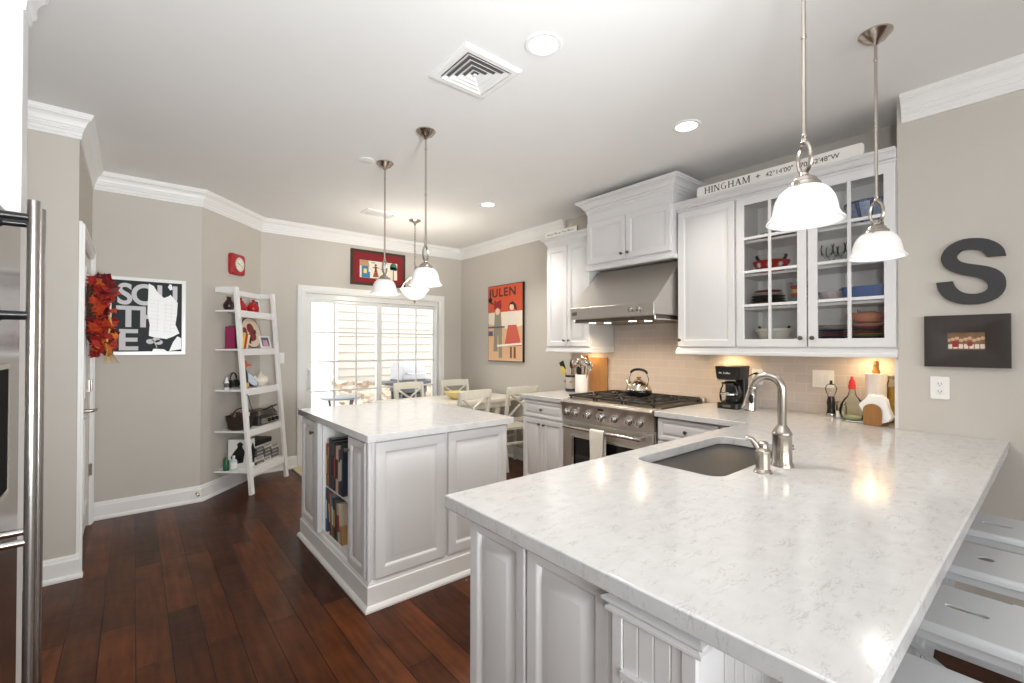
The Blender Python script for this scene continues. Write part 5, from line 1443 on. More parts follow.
for i, (a, b_) in enumerate(stack):
    lab = ['bottom cream plate', 'second lowest dark brown plate', 'third lowest black plate', 'fourth lowest dark red-rimmed plate', 'second highest cream plate', 'topmost red plate'][i] + ' of the patterned stack behind the left glass door'
    r = [.115, .112, .108, .105, .095, .085][i]; z = ZB + .001 + i * .0185
    t = dish('plate', lab, 'plate', 3.395, 1.305, z, platep(r, .02), colr('plate_%d_%d_%d' % a, a, .3), extra=[('rim_band', [(r * .84, .0125), (r - .002, .0205), (r + .001, .0195)], colr('plate_%d_%d_%d' % b_, b_, .3))])
for i, rgb in enumerate(((120, 150, 160), (196, 96, 70), (220, 190, 130), (190, 70, 62), (150, 168, 172))):
    dish('cup', ['grey-blue cup at the bottom', 'orange cup second from the bottom', 'yellow cup in the middle', 'coral cup second from the top', 'pale blue cup on top'][i] + ' of the striped cup stack behind the left glass door', 'cup', 3.37, 1.105, ZB + .001 + i * .026, bowlp(.05 + i * .001, .05, .6, .003), colr('cup_%d_%d_%d' % rgb, rgb, .3), n=24)
t = dish('bowl', 'red bowl with white snowflakes on the second shelf from the top, left glass door', 'bowl', 3.395, 1.285, ZC, bowlp(.115, .085, .55), M['red'])
m = MB()
for a in (150, 185, 220):
    a = radians(a + 10); c = V(3.395 + .1115 * cos(a), 1.285 + .1115 * sin(a), ZC + .052); nrm = V(cos(a), sin(a), -.25).normalized(); u_ = V(-sin(a), cos(a), 0); w_ = nrm.cross(u_)
    for k in range(4):
        d_ = u_ * cos(k * pi / 4) + w_ * sin(k * pi / 4); m.bar(c - d_ * .018 - nrm * .001, c + d_ * .018 - nrm * .001, .003, .004, nrm)
m.build('snowflakes', M['white'], t)
dish('glass_bowl', 'pale green glass bowl nested in the red snowflake bowl', 'bowl', 3.395, 1.285, ZC + .04, bowlp(.1, .085, .4, .004), M['greenglass'])
t = dish('platter', 'dark scalloped cake dish on the top shelf behind the left glass door', 'dish', 3.42, 1.25, ZD, [(.001, 0), (.07, 0), (.075, .006), (.11, .03), (.13, .038), (.126, .041), (.07, .012), (.001, .01)], colr('brown_glaze', (84, 76, 66), .35))
m = MB()
for k in range(22):
    a = k * 2 * pi / 22; m.ball((3.42 + .118 * cos(a), 1.25 + .118 * sin(a), ZD + .033), (.01, .01, .006), 8, 6)
m.build('scalloped_beads', colr('cream_china', (1, 1, 1)), t)
t = dish('bowl', 'blue and white patterned bowl on the top shelf behind the right glass door', 'bowl', 3.42, .745, ZD, bowlp(.12, .135, .45), colr('blue_white_glaze', (140, 154, 184), .3, vary=.7, vscale=60))
MB().lathe([(.122, ZD + .122), (.1225, ZD + .136), (.115, ZD + .137)], (3.42, .745, 0), n=36, caps=False).build('rim', colr('cobalt', (40, 54, 100), .3), t)
m = MB()
for a in (165, 200, 235):
    a = radians(a); m.tube([(3.42 + r * cos(a), .745 + r * sin(a), ZD + z) for r, z in ((.06, .008), (.0925, .05), (.1145, .1), (.1215, .13))], [.007, .009, .01, .01], 8)
m.build('stripes', colr('cobalt', (1, 1, 1)), t)
k = 0
names = ['front left', 'front middle', 'front right', 'back left', 'back middle', 'back right']
for ix, x in enumerate((3.375, 3.47)):
    for iy, y in enumerate((.95, .885, .82)):
        t = thing('stemmed_glass', 'clear stemmed glass, ' + names[ix * 3 + iy] + ' one on the second shelf behind the right glass door', 'glass', (x, y, ZC), 'stemmed glasses in the cabinet')
        MB().lathe([(.03, ZC), (.028, ZC + .003), (.005, ZC + .008), (.004, ZC + .05), (.012, ZC + .06), (.03, ZC + .08), (.034, ZC + .11), (.03, ZC + .14), (.028, ZC + .14), (.031, ZC + .11), (.027, ZC + .083), (.004, ZC + .068)], (x, y, 0), n=22, caps=False).build('goblet', M['glassware'], t)
dish('bowl', 'small floral bowl on the third row behind the right glass door', 'bowl', 3.40, .93, ZB, bowlp(.075, .075, .5), colr('floral_china', (186, 172, 168), .3, vary=.5, vscale=45))
t = thing('casserole', 'blue rectangular casserole dish on the third row behind the right glass door', 'dish', (3.42, .752, ZB), 'dishes behind the glass doors')
m = MB(); cc = (3.42, .752)
def rl(hx, hy, z, r): return [V(cc[0] + p[0], cc[1] + p[1], ZB + z) for p in rrect(-hx, hx, -hy, hy, r, 5)]
m.rings([rl(.09, .1, 0, .03), rl(.1, .112, .06, .035), rl(.104, .116, .09, .035), rl(.098, .11, .09, .035), rl(.086, .096, .01, .03)]); m.build('dish', colr('cobalt_stoneware', (88, 112, 164), .35), t)
m = MB()
for s_ in (-1, 1): m.rings([[V(cc[0] + x, cc[1] + s_ * y, ZB + z) for x, z in ((-.05, .072), (.05, .072), (.05, .088), (-.05, .088))] for y in (.11, .135)])
m.build('handles', colr('cobalt_stoneware', (1, 1, 1)), t, bevel=.003)
cols1 = [(84, 88, 140), (60, 62, 84), (196, 130, 70), (48, 58, 104), (170, 70, 54), (90, 96, 120), (46, 48, 84), (216, 206, 190), (208, 206, 202)]
cols2 = [(214, 206, 192), (226, 220, 208), (128, 150, 110), (60, 58, 66), (186, 168, 96), (150, 60, 60), (70, 92, 92), (206, 96, 84), (232, 208, 198)]
def stackp(cols, y, r, names_, where):
    for i, rgb in enumerate(cols):
        dish('plate', names_[i] + ' plate, %s in the %s' % (['lowest', 'second lowest', 'third lowest', 'fourth lowest', 'middle one', 'fourth highest', 'third highest', 'second highest', 'topmost'][i], where), 'plate', 3.38, y, ZA + i * .0145, platep(r, .0125), colr('plate_%d_%d_%d' % rgb, rgb, .3), 'stacked plates behind the right glass door', 32)
stackp(cols1, .925, .09, ['indigo', 'near-black', 'ochre', 'deep blue', 'brick red', 'slate blue', 'midnight blue', 'cream', 'off-white'], 'blue plate stack beside the tan pitcher stack')
stackp(cols2, .745, .098, ['cream', 'ivory', 'sage green', 'dark grey', 'mustard', 'maroon', 'teal grey', 'coral', 'blush'], 'plate stack under the tan pitcher')
t = thing('pitcher', 'tan clay pig-shaped pitcher on top of the right plate stack in the glass cabinet', 'pitcher', (3.41, .75, ZA + .135), 'dishes behind the glass doors')
z = ZA + .135
clay = colr('tan_clay', (196, 132, 104), .5)
MB().lathe([(.04, z), (.062, z + .012), (.072, z + .035), (.062, z + .058), (.04, z + .068), (.03, z + .072), (.002, z + .074)], (3.41, .75, 0), n=26, sy=1.15).build('body', clay, t)
m = MB(); m.tube([(3.40, .81, z + .04), (3.395, .835, z + .055), (3.39, .85, z + .062)], [.022, .016, .014], 12); m.build('snout', clay, t)
for s_ in (-.02, .02):
    MB().bar((3.41 + s_, .79, z + .058), (3.41 + s_ * 1.4, .795, z + .085), .02, .006, (0, 1, 0), .004, .003).build('ear', clay, t)
MB().tube([(3.41, .69, z + .045), (3.41, .672, z + .055), (3.41, .675, z + .068)], .005, 8).build('tail', clay, t)

# ------------------------------------------------------------------ ladder shelf
cdv, cnv = cd, cn
def LP(s, t_, z): return V(DG0.x, DG0.y, 0) + cdv * s + cnv * t_ + V(0, 0, z)
t = thing('ladder_shelf', 'white leaning ladder shelf with five shelves against the diagonal wall', 'shelf', tuple(LP(.48, .2, 0)))
S0, S1 = .165, .80; ZT = 1.915
def lt(z): return .35 - (.35 - .185) * z / ZT
for s_ in (S0 + .025, S1 - .025):
    m = MB()
    m.rings([[LP(s_ + a * .025, lt(z) + b_ * .014, z) for a, b_ in ((-1, -1), (1, -1), (1, 1), (-1, 1))] for z in (0.0, ZT)]); m.build('ladder_leg', M['trim'], t, bevel=.002)
for z in (1.685, 1.325, .948, .568, .20):
    m = MB(); dpt = lt(z) - .005
    m.rings([[LP(s_, q, zz) for s_, q in ((S0 + .002, .004), (S1 - .002, .004), (S1 - .002, dpt), (S0 + .002, dpt))] for zz in (z, z + .016)]); m.build('shelf_board', M['trim'], t, bevel=.001)
    m = MB(); m.rings([[LP(s_, dpt + q - .008, zz) for s_, q in ((S0 + .05, 0), (S1 - .05, 0), (S1 - .05, .016), (S0 + .05, .016))] for zz in (z - .045, z + .018)]); m.build('shelf_apron', M['trim'], t, bevel=.001)
for s_ in (S0 + .01, S1 - .01):
    m = MB(); m.rings([[LP(s_ + a * .009, q, zz) for a, q in ((-1, .004), (1, .004), (1, lt(1.9)), (-1, lt(1.9)))] for zz in (1.865, 1.915)]); m.build('side_rail', M['trim'], t, bevel=.001)
m = MB(); m.rings([[LP(s_, q, zz) for s_, q in ((S0 + .02, .004), (S1 - .02, .004), (S1 - .02, .022), (S0 + .02, .022))] for zz in (1.865, 1.915)]); m.build('back_rail', M['trim'], t, bevel=.001)
Zs = [z + .0165 for z in (1.685, 1.325, .948, .568, .20)]
def lobj(name, label, cat, s_, t_, z, prof, m, group=None, n=24, sx=1, parts=()):
    p = LP(s_, t_, z); o = thing(name, label, cat, tuple(p), group)
    MB().lathe([(r, h) for r, h in prof], p, n=n).build('body', m, o, angle=50)
    for nm, pr, mm in parts: MB().lathe(pr, p, n=n).build(nm, mm, o, angle=50)
    return o, p
# top shelf
lobj('vase', 'dark red-black vase at the left end of the ladder top shelf', 'vase', .22, .1, Zs[0], [(.03, 0), (.045, .02), (.048, .05), (.03, .085), (.018, .1), (.02, .125), (.002, .126)], colr('oxblood', (48, 26, 26), .3))
for s_, lab, h_ in ((.40, 'red ceramic jar with a knobbed lid beside the left leg on the ladder top shelf', 0), (.60, 'small red apple-shaped jar beside the photo frame on the ladder top shelf', 1)):
    o, p = lobj('ceramic_jar', lab, 'jar', s_, .09, Zs[0], [(.035, 0), (.05, .015), (.056, .045), (.048, .075), (.03, .09), (.028, .094)], M['red'], 'red jars', parts=[('lid', [(.03, .094), (.03, .1), (.016, .108), (.01, .115), (.016, .125), (.012, .135), (.002, .137)], M['red'])])
def small_frame(name, label, s0, s1, t0, z, h_, lean, fm, im, fw=.018, pic=None):
    o = thing(name, label, 'photo frame', tuple(LP((s0 + s1) / 2, t0, z)))
    up = (V(0, 0, 1) * cos(lean) - cnv * sin(lean)); N = (cnv * cos(lean) + V(0, 0, 1) * sin(lean))
    f_ = (LP(s0, t0, z + .002), cdv, up, N); w = s1 - s0
    MB().prism([(0, 0), (w, 0), (w, h_), (0, h_)], 0, .014, f_, [[(fw, fw), (w - fw, fw), (w - fw, h_ - fw), (fw, h_ - fw)]]).build('frame', fm, o, bevel=.002)
    MB().prism([(fw - .002, fw - .002), (w - fw + .002, fw - .002), (w - fw + .002, h_ - fw + .002), (fw - .002, h_ - fw + .002)], .002, .008, f_).build('photo', im, o)
    if pic: pic(o, f_, w, h_)
    return o
def pic1(o, f_, w, h_):
    m = MB(); m.prism(circ(w * .45, h_ * .55, .014, 12), .008, .009, f_); m.prism([(w * .3, .03), (w * .62, .03), (w * .55, h_ * .5), (w * .36, h_ * .5)], .008, .009, f_); m.build('photo_figure', colr('photo_pale', (190, 176, 156), .5), o)
small_frame('photo_frame', 'white framed dark photo on the ladder top shelf', .655, .79, .04, Zs[0], .145, .12, M['white'], colr('photo_dark', (62, 60, 62), .3, vary=.4, vscale=40), .016, pic1)
# second shelf: decorative plate, books, small frame
up = (V(0, 0, 1) * cos(.2) - cnv * sin(.2)); N_ = (cnv * cos(.2) + V(0, 0, 1) * sin(.2))
pc = LP(.475, .165, Zs[1] + .002) + up * .155
o = thing('display_plate', 'round cream plate with red tomatoes and a dark rim leaning on the second ladder shelf', 'plate', tuple(LP(.475, .16, Zs[1])))
f_ = (pc, cdv, up, N_)
MB().lathe([(.001, 0), (.09, 0), (.15, .014), (.153, .018), (.147, .019), (.09, .006), (.001, .006)], pc, N_, n=44).build('plate', colr('plate_cream', (218, 200, 176), .3), o, angle=50)
MB().lathe([(.146, .0185), (.1535, .0175), (.154, .0205), (.147, .0215)], pc, N_, n=44, caps=False).build('rim', colr('rim_dark', (40, 26, 26), .3), o)
m = MB()
for u, v, r in ((.01, .045, .05), (.03, -.03, .052), (-.085, .02, .034), (-.05, -.09, .036)): m.prism(circ(u, v, r, 18), .006, .012, f_)
m.build('tomatoes', colr('tomato_glaze', (134, 36, 36), .3), o, bevel=.002)
m = MB()
for u, v in ((.065, .012), (-.08, -.015), (-.02, -.065)):
    m.prism([(u + (.036 if k % 2 else .016) * cos(k * pi / 5), v + (.036 if k % 2 else .016) * sin(k * pi / 5)) for k in range(10)], .0125, .014, f_)
m.build('leaves', colr('leaf_dark', (28, 34, 30), .4), o)
for rgb, hh, th, bs, q0, q1, sl, lab in (((150, 36, 84), .21, .028, .285, .02, .10, 0, 'magenta book behind the left ladder leg on the second shelf'), ((60, 54, 50), .22, .02, .33, .02, .10, 0, 'dark slim book behind the left ladder leg beside the magenta one'),
        ((222, 196, 70), .15, .01, .195, .235, .255, .03, 'thin yellow book in front of the tomato plate'), ((196, 60, 50), .14, .01, .225, .235, .255, .035, 'thin red book leaning by the yellow book on the ladder'), ((236, 224, 190), .13, .01, .255, .235, .255, .04, 'thin cream book leaning at the foot of the tomato plate')):
    o = thing('book', lab, 'book', tuple(LP(bs + th / 2, (q0 + q1) / 2, Zs[1])), 'books on the ladder shelf')
    m = MB(); z = Zs[1] + .001
    m.rings([[LP(s_ + sl * zz / hh, q, z + zz) for s_, q in ((bs, q0), (bs + th, q0), (bs + th, q1), (bs, q1))] for zz in (0, hh)]); m.build('cover', colr('book_%d_%d_%d' % rgb, rgb, .5), o, bevel=.001)
    m = MB(); m.rings([[LP(s_ + sl * zz / hh, q, z + zz) for s_, q in ((bs + .003, q0 + .003), (bs + th - .003, q0 + .003), (bs + th - .003, q1 - .004), (bs + .003, q1 - .004))] for zz in (.004, hh + .0006)]); m.build('pages', M['paper'], o)
def pic2(o, f_, w, h_):
    m = MB()
    for u in (.36, .52, .66): m.prism(circ(w * u, h_ * .55, .014, 12), .008, .009, f_); m.prism([(w * u - .02, .022), (w * u + .02, .022), (w * u + .012, h_ * .46), (w * u - .012, h_ * .46)], .008, .0088, f_)
    m.build('photo_figures', colr('photo_pink', (206, 160, 176), .5), o)
small_frame('photo_frame', 'white framed purple photo beside the tomato plate on the ladder shelf', .575, .745, .19, Zs[1], .13, .25, M['white'], colr('photo_purple', (96, 76, 110), .3, vary=.3, vscale=30), .018, pic2)
# third shelf
o, p = lobj('glue_bottle', 'small white squeeze bottle at the left end of the third ladder shelf', 'bottle', .195, .1, Zs[2], [(.018, 0), (.02, .004), (.02, .07), (.012, .082), (.01, .09)], M['white'], parts=[('cap', [(.01, .09), (.01, .098), (.004, .115), (.002, .116)], M['white']), ('label', [(.0205, .02), (.0205, .06)], colr('label_grey', (96, 96, 96), .6))])
o = thing('headphones', 'black headphones with a dangling cord behind the left ladder leg', 'headphones', tuple(LP(.27, .12, Zs[2])))
c = LP(.275, .11, Zs[2] + .09)
MB().tube([c + cdv * (.045 * cos(a)) + V(0, 0, .06 * sin(a)) for a in [pi * k / 12 for k in range(13)]], .007, 8).build('band', M['black'], o)
for s_ in (-1, 1): MB().lathe([(.036, 0), (.038, .012), (.03, .026), (.002, .028)], c + cdv * (.045 * s_) - cdv * (.012 * s_) + V(0, 0, -.04), cdv * s_, 18).build('ear_cup', M['black'], o)
MB().tube([c + V(0, 0, -.07), LP(.22, .17, Zs[2] + .035), LP(.205, .235, Zs[2] + .012), LP(.205, .30, Zs[2] - .06), LP(.225, .31, .82), LP(.255, .31, .76)], .003, 6).build('cord', M['black'], o)
# bottle-shaped figure: green body, orange top
o, p = lobj('bird_figurine', 'tall dark green bird figurine with an orange head on the third ladder shelf', 'figurine', .375, .15, Zs[2], [(.03, 0), (.036, .01), (.03, .03), (.034, .08), (.03, .13), (.02, .165), (.014, .19)], colr('dark_green_glaze', (30, 42, 34), .3), parts=[('foot_band', [(.038, .006), (.041, .012), (.04, .04), (.036, .05)], colr('mustard_glaze', (214, 178, 84), .35)), ('head', [(.014, .185), (.024, .2), (.027, .22), (.024, .245), (.012, .265), (.002, .27)], colr('orange_glaze', (206, 96, 50), .3))])
MB().lathe([(.012, 0), (.011, .02), (.003, .05)], p + V(0, 0, .225) + cnv * .02, cnv * .8 + cdv * .5 - V(0, 0, .2), 12).build('beak', colr('orange_glaze', (1, 1, 1)), o)
o = thing('blue_white_bowl', 'blue and white china bowl tipped on its side on the third ladder shelf', 'bowl', tuple(LP(.50, .17, Zs[2])))
ax = (cnv * .75 + cdv * .1 + V(0, 0, .55)).normalized(); c = LP(.49, .10, Zs[2] + .045)
MB().lathe([(.001, 0), (.04, 0), (.075, .02), (.088, .05), (.084, .05), (.07, .024), (.04, .008), (.001, .008)], c, ax, 32, caps=False).build('body', colr('cobalt', (1, 1, 1)), o, angle=60)
MB().lathe([(.083, .0505), (.07, .026), (.045, .0125), (.001, .0095)], c, ax, 32, caps=False).build('glazed_inside', colr('white_blue_glaze', (206, 214, 226), .25), o, angle=60)
o, p = lobj('teapot', 'white floral teapot on the third ladder shelf', 'teapot', .66, .14, Zs[2], [(.03, 0), (.034, .006), (.055, .02), (.07, .05), (.062, .08), (.036, .1), (.03, .104)], colr('floral_white', (232, 224, 210), .25, vary=.2, vscale=55), parts=[('lid', [(.032, .104), (.03, .112), (.014, .122), (.007, .13), (.012, .138), (.01, .146), (.002, .148)], colr('floral_white', (1, 1, 1)))])
MB().tube([p - cdv * .055 + V(0, 0, .05), p - cdv * .09 + V(0, 0, .07), p - cdv * .105 + V(0, 0, .105)], [.018, .011, .008], 12).build('spout', colr('floral_white', (1, 1, 1)), o)
MB().tube([p + cdv * .055 + V(0, 0, .085), p + cdv * .095 + V(0, 0, .09), p + cdv * .1 + V(0, 0, .05), p + cdv * .06 + V(0, 0, .03)], .007, 10).build('handle', colr('floral_white', (1, 1, 1)), o)
# fourth shelf
o, p = lobj('wicker_basket', 'dark wicker basket full of small things on the fourth ladder shelf', 'basket', .285, .17, Zs[3], [(.085, 0), (.095, .01), (.115, .12), (.12, .125), (.11, .127), (.09, .02), (.002, .015)], M['wicker'])
MB().tube([p + cdv * (.112 * cos(a)) + V(0, 0, .12 + .075 * sin(a)) for a in [pi * k / 10 for k in range(11)]], .006, 8).build('handle', M['wicker'], o)
for k, (a, r, rgb, lab) in enumerate(((2.6, .05, (128, 88, 50), 'brown packet poking out of the wicker basket at the left'), (4.0, .04, (92, 40, 56), 'plum coloured packet at the front of the wicker basket'), (5.2, .06, (196, 186, 160), 'pale packet at the right of the wicker basket'), (1.2, .05, (58, 50, 46), 'dark packet at the back of the wicker basket'))):
    c = p + cdv * (r * cos(a)) + cnv * (-r * sin(a)) + V(0, 0, .09)
    m = MB(); m.bar(c - V(0, 0, .055), c + V(0, 0, .065) + cdv * .01 * (k - 1.5), .05, .022, (1, .3, 0)); tag(m.build('packet', colr('packet_%d' % k, rgb, .6), bevel=.004), lab, 'packet', 'packets in the basket')
c0 = LP(.60, .155, Zs[3]); o = thing('electric_griddle', 'black electric grill with steel front and round knobs on the fourth ladder shelf', 'grill', tuple(c0))
f_ = (c0, cdv, cnv, V(0, 0, 1))
m = MB(); 
def gl(hx, hy, z, r): return [c0 + cdv * q[0] + cnv * q[1] + V(0, 0, z) for q in rrect(-hx, hx, -hy, hy, r, 4)]
m.rings([gl(.15, .1, .0, .02), gl(.165, .115, .012, .03), gl(.165, .115, .075, .03), gl(.155, .105, .085, .03)]); m.build('body', colr('gunmetal', (70, 68, 66), .35, metal=.6), o, bevel=.002)
m = MB(); m.rings([gl(.15, .1, .087, .03), gl(.152, .102, .1, .03), gl(.13, .08, .135, .03), gl(.1, .05, .142, .03)]); m.build('lid', colr('dark_steel', (1, 1, 1)), o, bevel=.002)
m = MB(); m.prism(rrect(-.14, .14, .015, .068, .01, 3), .113, .119, (c0, cdv, V(0, 0, 1), cnv)); m.build('front_panel', M['steel'], o)
for s_ in (-.02, .045, .11): MB().lathe([(.02, 0), (.019, .016), (.002, .018)], c0 + cdv * s_ + V(0, 0, .042) + cnv * .119, cnv, 16).build('dial', M['black'], o)
m = MB(); m.tube([c0 + cdv * -.02 + cnv * .09 + V(0, 0, .15), c0 + cdv * .06 + cnv * .1 + V(0, 0, .165), c0 + cdv * .14 + cnv * .1 + V(0, 0, .17), c0 + cdv * .17 + cnv * .08 + V(0, 0, .165)], .009, 8)
m.tube([c0 + cdv * -.02 + cnv * .09 + V(0, 0, .15), c0 + cdv * -.04 + cnv * .06 + V(0, 0, .138)], .007, 8); m.build('handle', M['black'], o)
MB().tube([c0 + cdv * .13 + cnv * .04 + V(0, 0, .13), c0 + cdv * .17 + cnv * .02 + V(0, 0, .155), c0 + cdv * .175 + cnv * .06 + V(0, 0, .12), c0 + cdv * .178 + cnv * .09 + V(0, 0, .085)], .005, 8).build('power_cord', M['black'], o)
# lowest shelf
o, p = lobj('soap_bottle', 'green bottle with a clear neck at the left end of the lowest ladder shelf', 'bottle', .195, .1, Zs[4], [(.024, 0), (.026, .006), (.026, .085), (.014, .105), (.011, .115)], colr('green_liquid', (44, 104, 70), .15), parts=[('neck', [(.01, .115), (.009, .145), (.012, .147), (.012, .16), (.002, .161)], M['glassware'])])
o, p = lobj('clear_bottle', 'clear bottle with a white label beside the green bottle on the lowest ladder shelf', 'bottle', .205, .165, Zs[4], [(.026, 0), (.028, .006), (.028, .09), (.012, .105), (.011, .12)], colr('pale_bottle', (196, 210, 216), .15), parts=[('label', [(.0285, .02), (.0285, .075)], M['paper']), ('cap', [(.012, .12), (.012, .135), (.002, .136)], M['white'])])
o = thing('storage_box', 'white box with a black silhouette behind the left ladder leg on the lowest shelf', 'box', tuple(LP(.31, .18, Zs[4])))
m = MB(); m.rings([[LP(s_, q, z) for s_, q in ((.29, .05), (.38, .05), (.38, .255), (.29, .255))] for z in (Zs[4] + .001, Zs[4] + .265)]); m.build('carton', M['white'], o, bevel=.002)
m = MB()
f_ = (LP(.29, 0, Zs[4]), cnv, V(0, 0, 1), -cdv)
m.prism([(.10, .03), (.2, .05), (.215, .15), (.19, .2), (.2, .225), (.17, .245), (.14, .225), (.145, .19), (.11, .15), (.08, .1)], 0, .0012, f_)
f2 = (LP(.29, .255, Zs[4]), cdv, V(0, 0, 1), cnv); m.prism([(.03, .03), (.085, .04), (.09, .15), (.075, .2), (.06, .235), (.04, .2), (.02, .12)], 0, .0012, f2)
m.build('silhouette', M['black'], o)
cases = [(34, 34, 36), (190, 186, 178), (70, 84, 96), (214, 206, 190), (112, 92, 84), (48, 50, 60), (160, 164, 168), (96, 70, 52), (224, 220, 214), (60, 76, 70), (150, 140, 120), (44, 40, 44)]
words = ['bottom', 'second', 'third', 'fourth', 'fifth', 'sixth', 'seventh', 'eighth', 'ninth', 'tenth', 'eleventh', 'twelfth', 'thirteenth', 'fourteenth', 'fifteenth', 'sixteenth']
proto = None
for col_, (s0, cnt, nm) in enumerate(((.385, 16, 'left stack beside the white box'), (.515, 16, 'middle stack under the black tray'), (.645, 12, 'right stack nearest the right ladder leg'))):
    for i in range(cnt):
        rgb = cases[(i * 5 + col_ * 3) % 12]
        p = LP(s0 + .06, .20, Zs[4] + .001 + i * .0112)
        o = thing('disc_case', '%s disc case from below, %s, lowest ladder shelf' % (words[i] if i else 'bottom', nm), 'disc case', tuple(p), 'disc cases on the ladder shelf')
        j = .004 * sin(i * 2.3 + col_)
        m = MB(); m.rings([[p + cdv * (a + j) + cnv * b_ + V(0, 0, z) for a, b_ in ((-.06, -.065), (.06, -.065), (.06, .07), (-.06, .07))] for z in (0, .0102)]); m.build('case', colr('case_%d_%d_%d' % rgb, rgb, .3), o)
        m = MB(); m.rings([[p + cdv * (a + j) + cnv * b_ + V(0, 0, z) for a, b_ in ((-.054, .0695), (.04, .0695), (.04, .0708), (-.054, .0708))] for z in (.002, .0082)]); m.build('spine', colr('spine_a%d' % (i % 3), [(206, 204, 198), (140, 132, 126), (62, 66, 76)][i % 3], .4), o)
m = MB(); p = LP(.53, .19, Zs[4] + .001 + 16 * .0112 + .001)
m.rings([[p + cdv * (a * 1.0) + cnv * b_ + V(0, 0, z) for a, b_ in ((-.15, -.08), (.12, -.08), (.12, .075), (-.15, .075))] for z in (0, .05)]); tag(m.build('black_tray', M['black'], bevel=.006), 'flat black player lying across the disc cases on the lowest ladder shelf', 'disc player')

# ------------------------------------------------------------------ autumn wreath on the hall door
wc = V(XL + .0, 4.25, 1.575)
o = thing('autumn_wreath', 'autumn wreath of red and orange leaves with a small pumpkin on the white hall door', 'wreath', tuple(wc + V(.06, 0, -.28)))
m = MB()
for k in range(7):
    a0 = k * .9
    m.tube([wc + V(.04 + .018 * sin(3 * a + a0), (.18 + .03 * sin(5 * a + a0)) * cos(a), (.19 + .03 * cos(4 * a + a0)) * sin(a)) for a in [i * 2 * pi / 40 for i in range(40)]], .009, 6, closed=True)
m.build('twig_ring', colr('vine_brown', (74, 46, 30), .8), o)
rnd = random.Random(3)
def leaf(mb, c, d, up, L):
    d = d.normalized(); s_ = d.cross(up).normalized(); n_ = s_.cross(d)
    base_ = [(0, 0, 0), (.25, .16, .04), (.3, .42, .1), (.5, .3, .1), (.62, .5, .16), (.75, .24, .12), (1, 0, .02), (.75, -.24, .12), (.62, -.5, .16), (.5, -.3, .1), (.3, -.42, .1), (.25, -.16, .04)]
    top = [c + d * (a * L) + s_ * (b_ * L) + n_ * (z * L) for a, b_, z in base_]; mid = c + d * (.5 * L) - n_ * (.03 * L)
    vs = [mid] + top + [mid - n_ * .0015] + [q - n_ * .0015 for q in top]; k = 12
    fs = [(0, 1 + i, 1 + (i + 1) % k) for i in range(k)] + [(k + 1, k + 2 + (i + 1) % k, k + 2 + i) for i in range(k)] + [(1 + i, k + 2 + i, k + 2 + (i + 1) % k, 1 + (i + 1) % k) for i in range(k)]
    mb.add(vs, fs)
for nm, rgb, cnt in (('red_leaves', (158, 34, 26), 85), ('rust_leaves', (196, 70, 34), 55), ('burgundy_leaves', (104, 22, 28), 45), ('orange_leaves', (214, 110, 46), 22)):
    m = MB()
    for i in range(cnt):
        a = rnd.uniform(0, 2 * pi); r = rnd.uniform(.14, .25); c = wc + V(rnd.uniform(.02, .105), r * cos(a), r * sin(a))
        d = V(rnd.uniform(.15, 1.0), cos(a) * rnd.uniform(-.3, 1) + rnd.uniform(-.6, .6), sin(a) * rnd.uniform(-.3, 1) + rnd.uniform(-.6, .6))
        leaf(m, c, d, V(rnd.uniform(-1, 1), rnd.uniform(-1, 1), rnd.uniform(-1, 1)), rnd.uniform(.06, .1))
    m.build(nm, colr('leaf_' + nm, rgb, .65, vary=.2, vscale=20), o, angle=20)
m = MB(); pc = wc + V(.13, -.12, -.14)
vs = []; fs = []; n = 40; kk = 10
for i in range(kk + 1):
    th = pi * i / kk
    for j in range(n):
        a = 2 * pi * j / n; r = .05 * (1 - .1 * abs(cos(4 * a))) * max(.02, sin(th))
        vs.append(pc + V(r * cos(a), r * sin(a), -.04 * cos(th)))
for i in range(kk): fs += [(i * n + j, i * n + (j + 1) % n, (i + 1) * n + (j + 1) % n, (i + 1) * n + j) for j in range(n)]
m.add(vs, fs); pk = m.build('pumpkin', colr('pumpkin_orange', (222, 116, 30), .5), o, angle=80)
MB().tube([pc + V(0, 0, .035), pc + V(.005, .005, .055)], [.008, .006], 8).build('pumpkin_stem', colr('stem_green', (110, 104, 60), .7), pk)
m = MB()
for i in range(9):
    y_ = rnd.uniform(-.2, .05); m.tube([wc + V(.1, y_, -.12 - .01 * i), wc + V(.12, y_ - .03, -.22), wc + V(.1 + .01 * i, y_ - .05 + .02 * i, -.33)], .0018, 5)
m.tube([wc + V(.12, -.2, .05), wc + V(.14, -.21, -.05), wc + V(.12, -.2, -.18)], .006, 6)
m.build('raffia', colr('raffia_straw', (206, 164, 84), .7), o)

